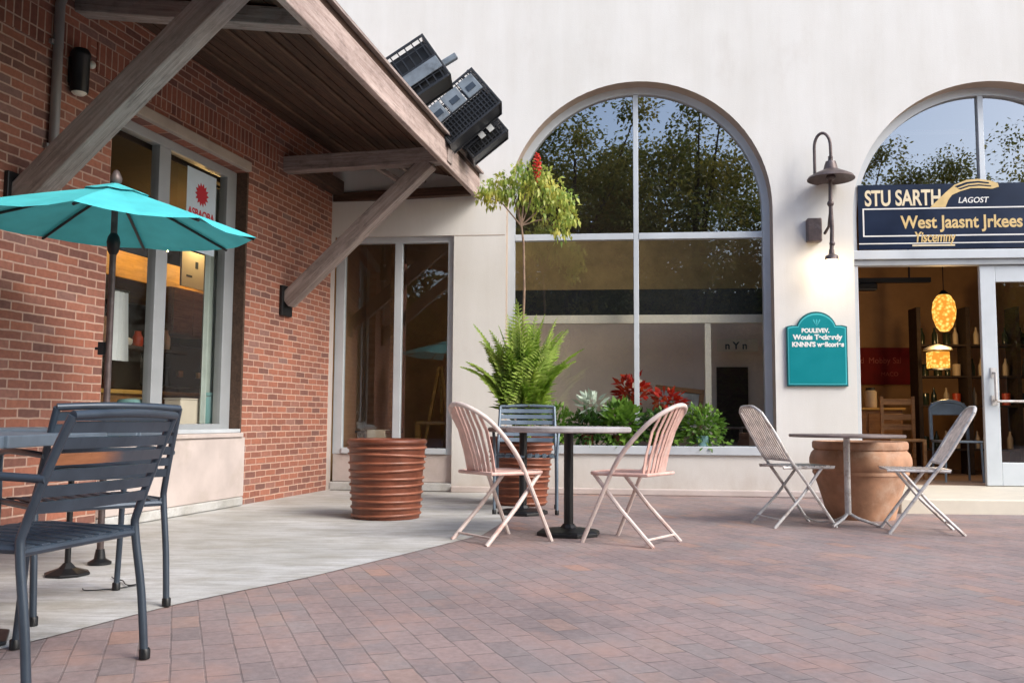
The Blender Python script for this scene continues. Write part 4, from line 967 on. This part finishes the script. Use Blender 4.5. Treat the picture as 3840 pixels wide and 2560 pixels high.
# ------------------------------------------------------------------ silver folding chairs (face +x)
def folding_chair(label, loc, rz):
    t = thing('folding_chair', label, 'chair', loc, rz, 'weathered folding chairs')
    hw = .20
    for sd in (-1,1):
        MB().tube(smooth_path([(.25,sd*hw,0),(.02,sd*hw,.32),(-.13,sd*hw,.52),(-.24,sd*hw,.70),(-.335,sd*hw*.86,.855)],4),.0125,8).build('back_leg','silver',t,smooth=True)
        MB().tube([(.15,sd*.175,.44),(-.02,sd*.18,.23),(-.25,sd*.185,.0)],.012,8).build('cross_leg','silver',t,smooth=True)
    top = smooth_path([(-.335,-.172,.855),(-.36,-.10,.895),(-.365,0,.90),(-.36,.10,.895),(-.335,.172,.855)],5)
    MB().tube(top,.0125,8).build('top_rail','silver',t,smooth=True)
    s = MB()
    for i in range(11):
        y = -.165+.33*i/10; zt = .895-1.1*y*y
        p = [(-.125,y,.50),(-.205,y,.63),(-.285,y,.77),(-.358+.5*y*y,y,zt)]
        for a_, b_ in zip(p,p[1:]): s.bar(a_,b_,.018,.005,up=(1,0,.4))
    s.build('backrest','rattan',t); MB().tube([(-.12,-hw,.50),(-.12,hw,.50)],.009,8).build('back_rail','silver',t,smooth=True)
    s = MB()
    for i in range(10): s.bar((-.16+.40*i/9,-.19,.455),(-.16+.40*i/9,.19,.455),.033,.009)
    s.build('seat','silver',t)
    m = MB(); m.tube([(-.17,-.185,.445),(.25,-.185,.445)],.010,8); m.tube([(-.17,.185,.445),(.25,.185,.445)],.010,8); m.build('seat_rail','silver',t,smooth=True)
    m = MB(); m.tube(smooth_path([(.215,-hw,.05),(.20,-.07,.028),(.20,.07,.028),(.215,hw,.05)],4),.008,6); m.build('crossbar','silver',t,smooth=True); MB().tube([(-.20,-.185,.06),(-.20,.185,.06)],.008,6).build('crossbar','silver',t,smooth=True)
    return t
fc = folding_chair('weathered silver folding chair facing right at the thin round table', (2.16,7.10,0), R(12))
dup(fc, (2.98,6.72,0), R(166), 'weathered silver folding chair facing left in front of the shop step')

# ------------------------------------------------------------------ dark slatted armchairs (face +x)
def mk_brick_tint():
    t = NT('brick_tint_slat'); o = t.coord(); s = t.sep(o)
    n = t.noise(t.mapping(o,(30,3,30)),1.5,6,.7)
    c1 = t.ramp(n,[(.3,(.20,.075,.03)),(.7,(.36,.15,.07))])
    f = t.ramp(t.math('ADD', s[1], t.math('MULTIPLY', n, .08)),[(.02,(0,0,0)),(.14,(1,1,1))])
    return t.bsdf(t.mix(f, (.05,.058,.075), c1), .5)
M['worn'] = mk_brick_tint()  # one slat takes the colour of the brick glimpsed through the gap
def arm_chair(label, loc, rz, mat='slate', worn=False):
    t = thing('patio_armchair', label, 'chair', loc, rz, 'slatted metal armchairs on the patio')
    hw = .262
    def cap(x,y,leg): MB().lathe([(0,0),(.018,0),(.018,.03),(.015,.034)],12,0,(x,y)).build('foot_cap','black',leg,smooth=True)
    for sd in (-1,1):
        MB().tube(smooth_path([(-.265,sd*hw,0),(-.245,sd*hw,.22),(-.215,sd*hw*.985,.43),(-.225,sd*hw*.975,.50),(-.30,sd*hw*.95,.70),(-.355,sd*hw*.93,.825)],4),.0135,10).build('rear_leg',mat,t,smooth=True); cap(-.266,sd*hw,t.children[-1])
        MB().tube(smooth_path([(.235,sd*hw,0),(.215,sd*hw,.25),(.20,sd*hw,.44),(.17,sd*(hw+.012),.60),(.10,sd*(hw+.02),.645),(-.10,sd*(hw+.012),.648),(-.285,sd*hw*.97,.64)],4),.013,10).build('front_leg_arm',mat,t,smooth=True); cap(.236,sd*hw,t.children[-1])
        MB().tube([(-.22,sd*.25,.435),(.20,sd*.25,.435)],.014,8).build('seat_rail',mat,t,smooth=True)
        for x in (-.265,.235): pass
    s = MB()
    for i in range(8):
        y = -.217+.434*i/7; p = [(-.215,y,.437),(-.08,y,.447),(.08,y,.452),(.19,y,.446),(.222,y,.430)]
        for a_, b_ in zip(p,p[1:]): s.bar(a_,b_,.036,.009)
    s.build('seat',mat,t,bevel=.002)
    n = 6
    for i in range(n):
        f0 = i/(n-1); z = .555+.236*f0; x = -.251-.090*f0
        m = MB(); K = 8
        for k in range(K):
            y0, y1 = -.247+.494*k/K, -.247+.494*(k+1)/K; b0, b1 = -.022*(1-(y0/.25)**2), -.022*(1-(y1/.25)**2)
            m.bar((x+b0,y0,z),(x+b1,y1,z),.008,.034,up=(-.33,0,1))
        m.build('back_slat','worn' if worn and i==3 else mat,t)
    MB().tube(smooth_path([(-.357,-.245,.826),(-.375,-.12,.832),(-.382,0,.834),(-.375,.12,.832),(-.357,.245,.826)],4),.014,10).build('top_rail',mat,t,smooth=True)
    MB().tube([(-.21,-.25,.425),(-.21,.25,.425)],.013,8).build('cross_rail',mat,t,smooth=True)
    return t
ch = arm_chair('dark slate slatted armchair in the near corner with one brick coloured slat', (-1.525,2.90,.004), R(167), worn=True); ch.scale = (1,1,.965)
ch2 = dup(ch, (-1.82,3.92,.006), R(136), scale=(1,1,1), label= 'dark slate slatted armchair just behind the nearest one on the concrete')
for c in ch2.children:
    if c.name.startswith('back_slat') and c.data.materials[0].name == 'brick_tint_slat':
        c.data = c.data.copy(); c.data.materials[0] = M['slate']
ch3 = arm_chair('greyish blue slatted armchair in front of the palm planter', (.13,7.95,.004), R(-92), 'slate_lt'); ch3.scale = (1,1,1.09)

# slatted tables on the patio
def slat_table(label, loc, rz):
    t = thing('patio_table', label, 'table', loc, rz, 'slatted metal patio tables')
    m = MB(); n = 9; S = .40
    for i in range(n): m.bx(-S, S, -S+2*S*i/n+.004, -S+2*S*(i+1)/n-.004, .715, .728)
    m.build('tabletop','slate_lt',t,bevel=.002)
    m = MB()
    for a_ in (-1,1): m.bx(-S-.012,S+.012,a_*S-.012+(a_*.012),a_*S+.012+(a_*.012),.69,.73); m.bx(a_*S-.012+(a_*.012),a_*S+.012+(a_*.012),-S,S,.69,.73)
    m.build('apron','slate_lt',t,bevel=.004)
    MB().tube([(0,0,.05),(0,0,.712)],.035,14).build('column','black',t,smooth=True)
    MB().lathe([(0,0),(.26,0),(.26,.012),(.10,.035),(.045,.06)],8).build('base','black',t,bevel=.003)
    return t
pt = slat_table('grey slatted square table at the near left edge before the armchair', (-2.01,3.24,.006), R(3))
pt2_ = dup(pt, (-2.22,4.66,.006), R(8), 'grey slatted square table farther along the brick wall under the umbrella')
for c in list(pt2_.children):
    if c.name.startswith('base') or c.name.startswith('column'):
        c.data = c.data.copy()
        for v in c.data.vertices:
            k_ = .42; v.co.x *= k_; v.co.y *= k_

# ------------------------------------------------------------------ umbrella
um = thing('patio_umbrella', 'turquoise octagonal market umbrella beside the brick wall', 'umbrella', (-2.21,5.0,.006))
NR = 8; RR = .765; off = R(10); zr, za = 1.83, 2.065
def tip(k, r=1.0):
    a_ = off+2*PI*k/NR; x, y = RR*r*math.cos(a_), RR*r*math.sin(a_)
    z = zr + (za-zr)*(1-r)**1.0*(1+.12*r) ; return Vector((x, y, z + .030*y - .035*x))
cano = MB()
steps = [.16,.38,.6,.8,.93,1.0]
for k in range(NR):
    for a_, b_ in zip(steps, steps[1:]):
        for hs in range(4):
            f0, f1 = hs/4, (hs+1)/4
            def P_(r, f): 
                p = tip(k,r).lerp(tip(k+1,r), f); sag = math.sin(PI*f); p.z -= .022*sag*r; p.x *= (1-.03*sag*(r>.99)); p.y *= (1-.03*sag*(r>.99)); return p
            cano.face([P_(a_,f0),P_(b_,f0),P_(b_,f1),P_(a_,f1)])
co = cano.build('canopy','teal',um,smooth=True,fix=False)
vent = MB()
for k in range(NR):
    a0, a1 = tip(k,.23), tip(k+1,.23); up_ = Vector((0,0,.012))
    apex = Vector((0,0,za+.022)); vent.face([apex, a0+up_, (a0+a1)/2+up_*.6, a1+up_])
vent.build('vent_cap','teal',co,fix=False)
for k in range(NR):
    a_, b_ = tip(k,.05), tip(k,.985); dn = Vector((0,0,-.016)); m = MB(); m.tube([a_+dn,tip(k,.5)+dn,b_+dn],.0085,6); m.build('rib','black',um)
MB().tube([(0,0,.05),(0,0,2.06)],.0175,14).build('pole','bronze',um,smooth=True)
MB().lathe([(.018,1.68),(.030,1.70),(.036,1.75),(.030,1.78),(.018,1.80)],16).build('hub','black',um,smooth=True)
MB().lathe([(.012,2.07),(.03,2.09),(.032,2.11),(.015,2.15),(0,2.16)],14).build('finial','bronze',um,smooth=True)
m = MB(); m.box((-.035,-.01,1.16),(.03,.03,.07)); m.tube([(-.03,-.01,1.16),(-.07,-.01,1.16)],.008,6); m.build('crank','black',um)
MB().lathe([(0,0),(.06,0),(.06,.012),(.03,.03),(.022,.08),(0,.08)],24).build('base','black',um,smooth=True)

# cable on the slab
cb_ = MB(); pts = [(-1.86+(x_+1.8)*.55, 4.40+(y_-4.3)*.55, z_) for x_,y_,z_ in [(-1.98,4.62,.012),(-1.90,4.50,.012),(-1.80,4.42,.014),(-1.73,4.30,.012),(-1.66,4.22,.012),(-1.60,4.26,.013),(-1.66,4.12,.012),(-1.78,4.02,.012),(-1.92,3.98,.012),(-1.98,4.06,.012)]]
cb_.tube(smooth_path(pts,5),.003,6); tag(cb_.build('cable','black',None,smooth=True), 'thin black cable lying loose on the concrete behind the armchairs', 'cable')

# ------------------------------------------------------------------ the far side of the plaza, mirrored in the glass
def plaza_tree(loc, h, cr, seed, proto=None):
    rnd = random.Random(seed)
    t = thing('plaza_tree', 'leafy green tree across the plaza, mirrored in the arched windows', 'tree', loc, rnd.uniform(0,6), 'trees across the plaza')
    tk = MB(); tk.tube([(0,0,0),(.05,.02,h*.2),(.0,.1,h*.45),(.1,.0,h*.8)],[.2,.16,.12,.04],10)
    limbs = []
    for i in range(9):
        a_ = rnd.uniform(0,2*PI); e = Vector((math.cos(a_)*cr*rnd.uniform(.4,.9), math.sin(a_)*cr*rnd.uniform(.4,.9), h*rnd.uniform(.5,.95))); b_ = Vector((.02,.05,h*rnd.uniform(.25,.5)))
        limbs.append(e); tk.tube([b_, b_.lerp(e,.5)+Vector((0,0,.2)), e],[.07,.045,.012],6)
    tk.build('trunk','bark_dk',t,smooth=True)
    cw = MB()
    for i in range(74):
        e = limbs[i%9] if i < 18 else Vector((rnd.gauss(0,cr*.55), rnd.gauss(0,cr*.55), h*.62+rnd.gauss(0,h*.17)))
        r = rnd.uniform(.5,.95)
        for _ in range(260):
            u = Vector((rnd.gauss(0,1),rnd.gauss(0,1),rnd.gauss(0,.8))); u.normalize(); u *= r*rnd.random()**.5
            cw.leaf(e+u, (u.x+rnd.uniform(-.5,.5),u.y+rnd.uniform(-.5,.5),rnd.uniform(-.7,.4)), (rnd.uniform(-1,1),rnd.uniform(-1,1),1), rnd.uniform(.09,.18), rnd.uniform(.06,.11))
    cw.build('crown','leaf_far',t,fix=False); return t
pt1 = plaza_tree((-1.7,-7.0,0), 10.8, 3.1, 3)
pt2 = plaza_tree((1.9,-8.0,0), 11.2, 2.9, 8)
for i,(x,y,rz,s) in enumerate(((6.2,-8.0,1.2,.80),(-5.6,-8.5,2.5,1.0),(8.2,-8.2,4.0,.72),(.6,-12.5,5.1,.85),(10.6,-9,3,.80),(4.8,-10,2.2,.80),(-3.4,-9.6,1.9,.98),(-.2,-9.8,3.3,1.0),(7.3,-10.2,.7,.80),(9.4,-10.4,5.5,.84),(-1.8,-11,.4,.8))):
    dup(pt1 if i%2 else pt2, (x,y,0), rz, scale=(s,s,s))
hd = thing('hedge', 'long dark clipped hedge across the plaza, mirrored low in the glass', 'hedge', (3,-14.5,0))
hb = MB(); rnd = random.Random(2)
for _ in range(12000):
    x = rnd.uniform(-16,16); z = 6.0*rnd.random()**.75*(1+.08*math.sin(x*.9)); y = rnd.uniform(-.2,.8)
    hb.leaf((x,y,z),(rnd.uniform(-1,1),rnd.uniform(-.2,1),rnd.uniform(-.6,.8)),(rnd.uniform(-1,1),rnd.uniform(-1,1),1),.34,.22)
hb.build('leaves','hedge',hd,fix=False)
MB().bx(-16,16,-.8,-.1,0,5.5).build('branches','bark_dk',hd)

# ------------------------------------------------------------------ sky, sun, camera
wd = bpy.data.worlds.new('World'); sc.world = wd; wd.use_nodes = True
nt = wd.node_tree; nt.nodes.clear()
sky = nt.nodes.new('ShaderNodeTexSky'); sky.sky_type = 'NISHITA'; sky.sun_disc = False
EL, RO = R(39), R(126)
sky.sun_elevation = EL; sky.sun_rotation = RO; sky.air_density = 1.0; sky.dust_density = 2.2; sky.ozone_density = 1.0; sky.altitude = 0
bg = nt.nodes.new('ShaderNodeBackground'); bg.inputs[1].default_value = .15
ou = nt.nodes.new('ShaderNodeOutputWorld'); nt.links.new(sky.outputs[0], bg.inputs[0]); nt.links.new(bg.outputs[0], ou.inputs[0])
sd = bpy.data.lights.new('sun','SUN'); sd.energy = 1.35; sd.angle = R(28); sd.color = (1,.95,.88)
so = bpy.data.objects.new('sun', sd); COL.objects.link(so)
dirv = Vector((math.sin(RO)*math.cos(EL), math.cos(RO)*math.cos(EL), math.sin(EL)))
so.rotation_euler = dirv.to_track_quat('Z','Y').to_euler(); so.location = dirv*30
cd = bpy.data.cameras.new('camera'); cd.lens = 36*2100/2352; cd.sensor_width = 36; cd.clip_start = .05; cd.clip_end = 400
cam = bpy.data.objects.new('camera', cd); COL.objects.link(cam)
cam.matrix_world = Matrix.Translation((0,0,.80)) @ Matrix.Rotation(R(94.8),4,'X') @ Matrix.Rotation(R(.37),4,'Z')
sc.camera = cam
sc.view_settings.view_transform = 'Standard'; sc.view_settings.look = 'None'; sc.view_settings.gamma = 1; sc.view_settings.exposure = 1.0
sc.render.engine = 'CYCLES'; sc.cycles.use_denoising = True; sc.cycles.max_bounces = 8; sc.cycles.transparent_max_bounces = 12
sc.cycles.sample_clamp_indirect = 4; sc.cycles.caustics_reflective = False; sc.cycles.caustics_refractive = False
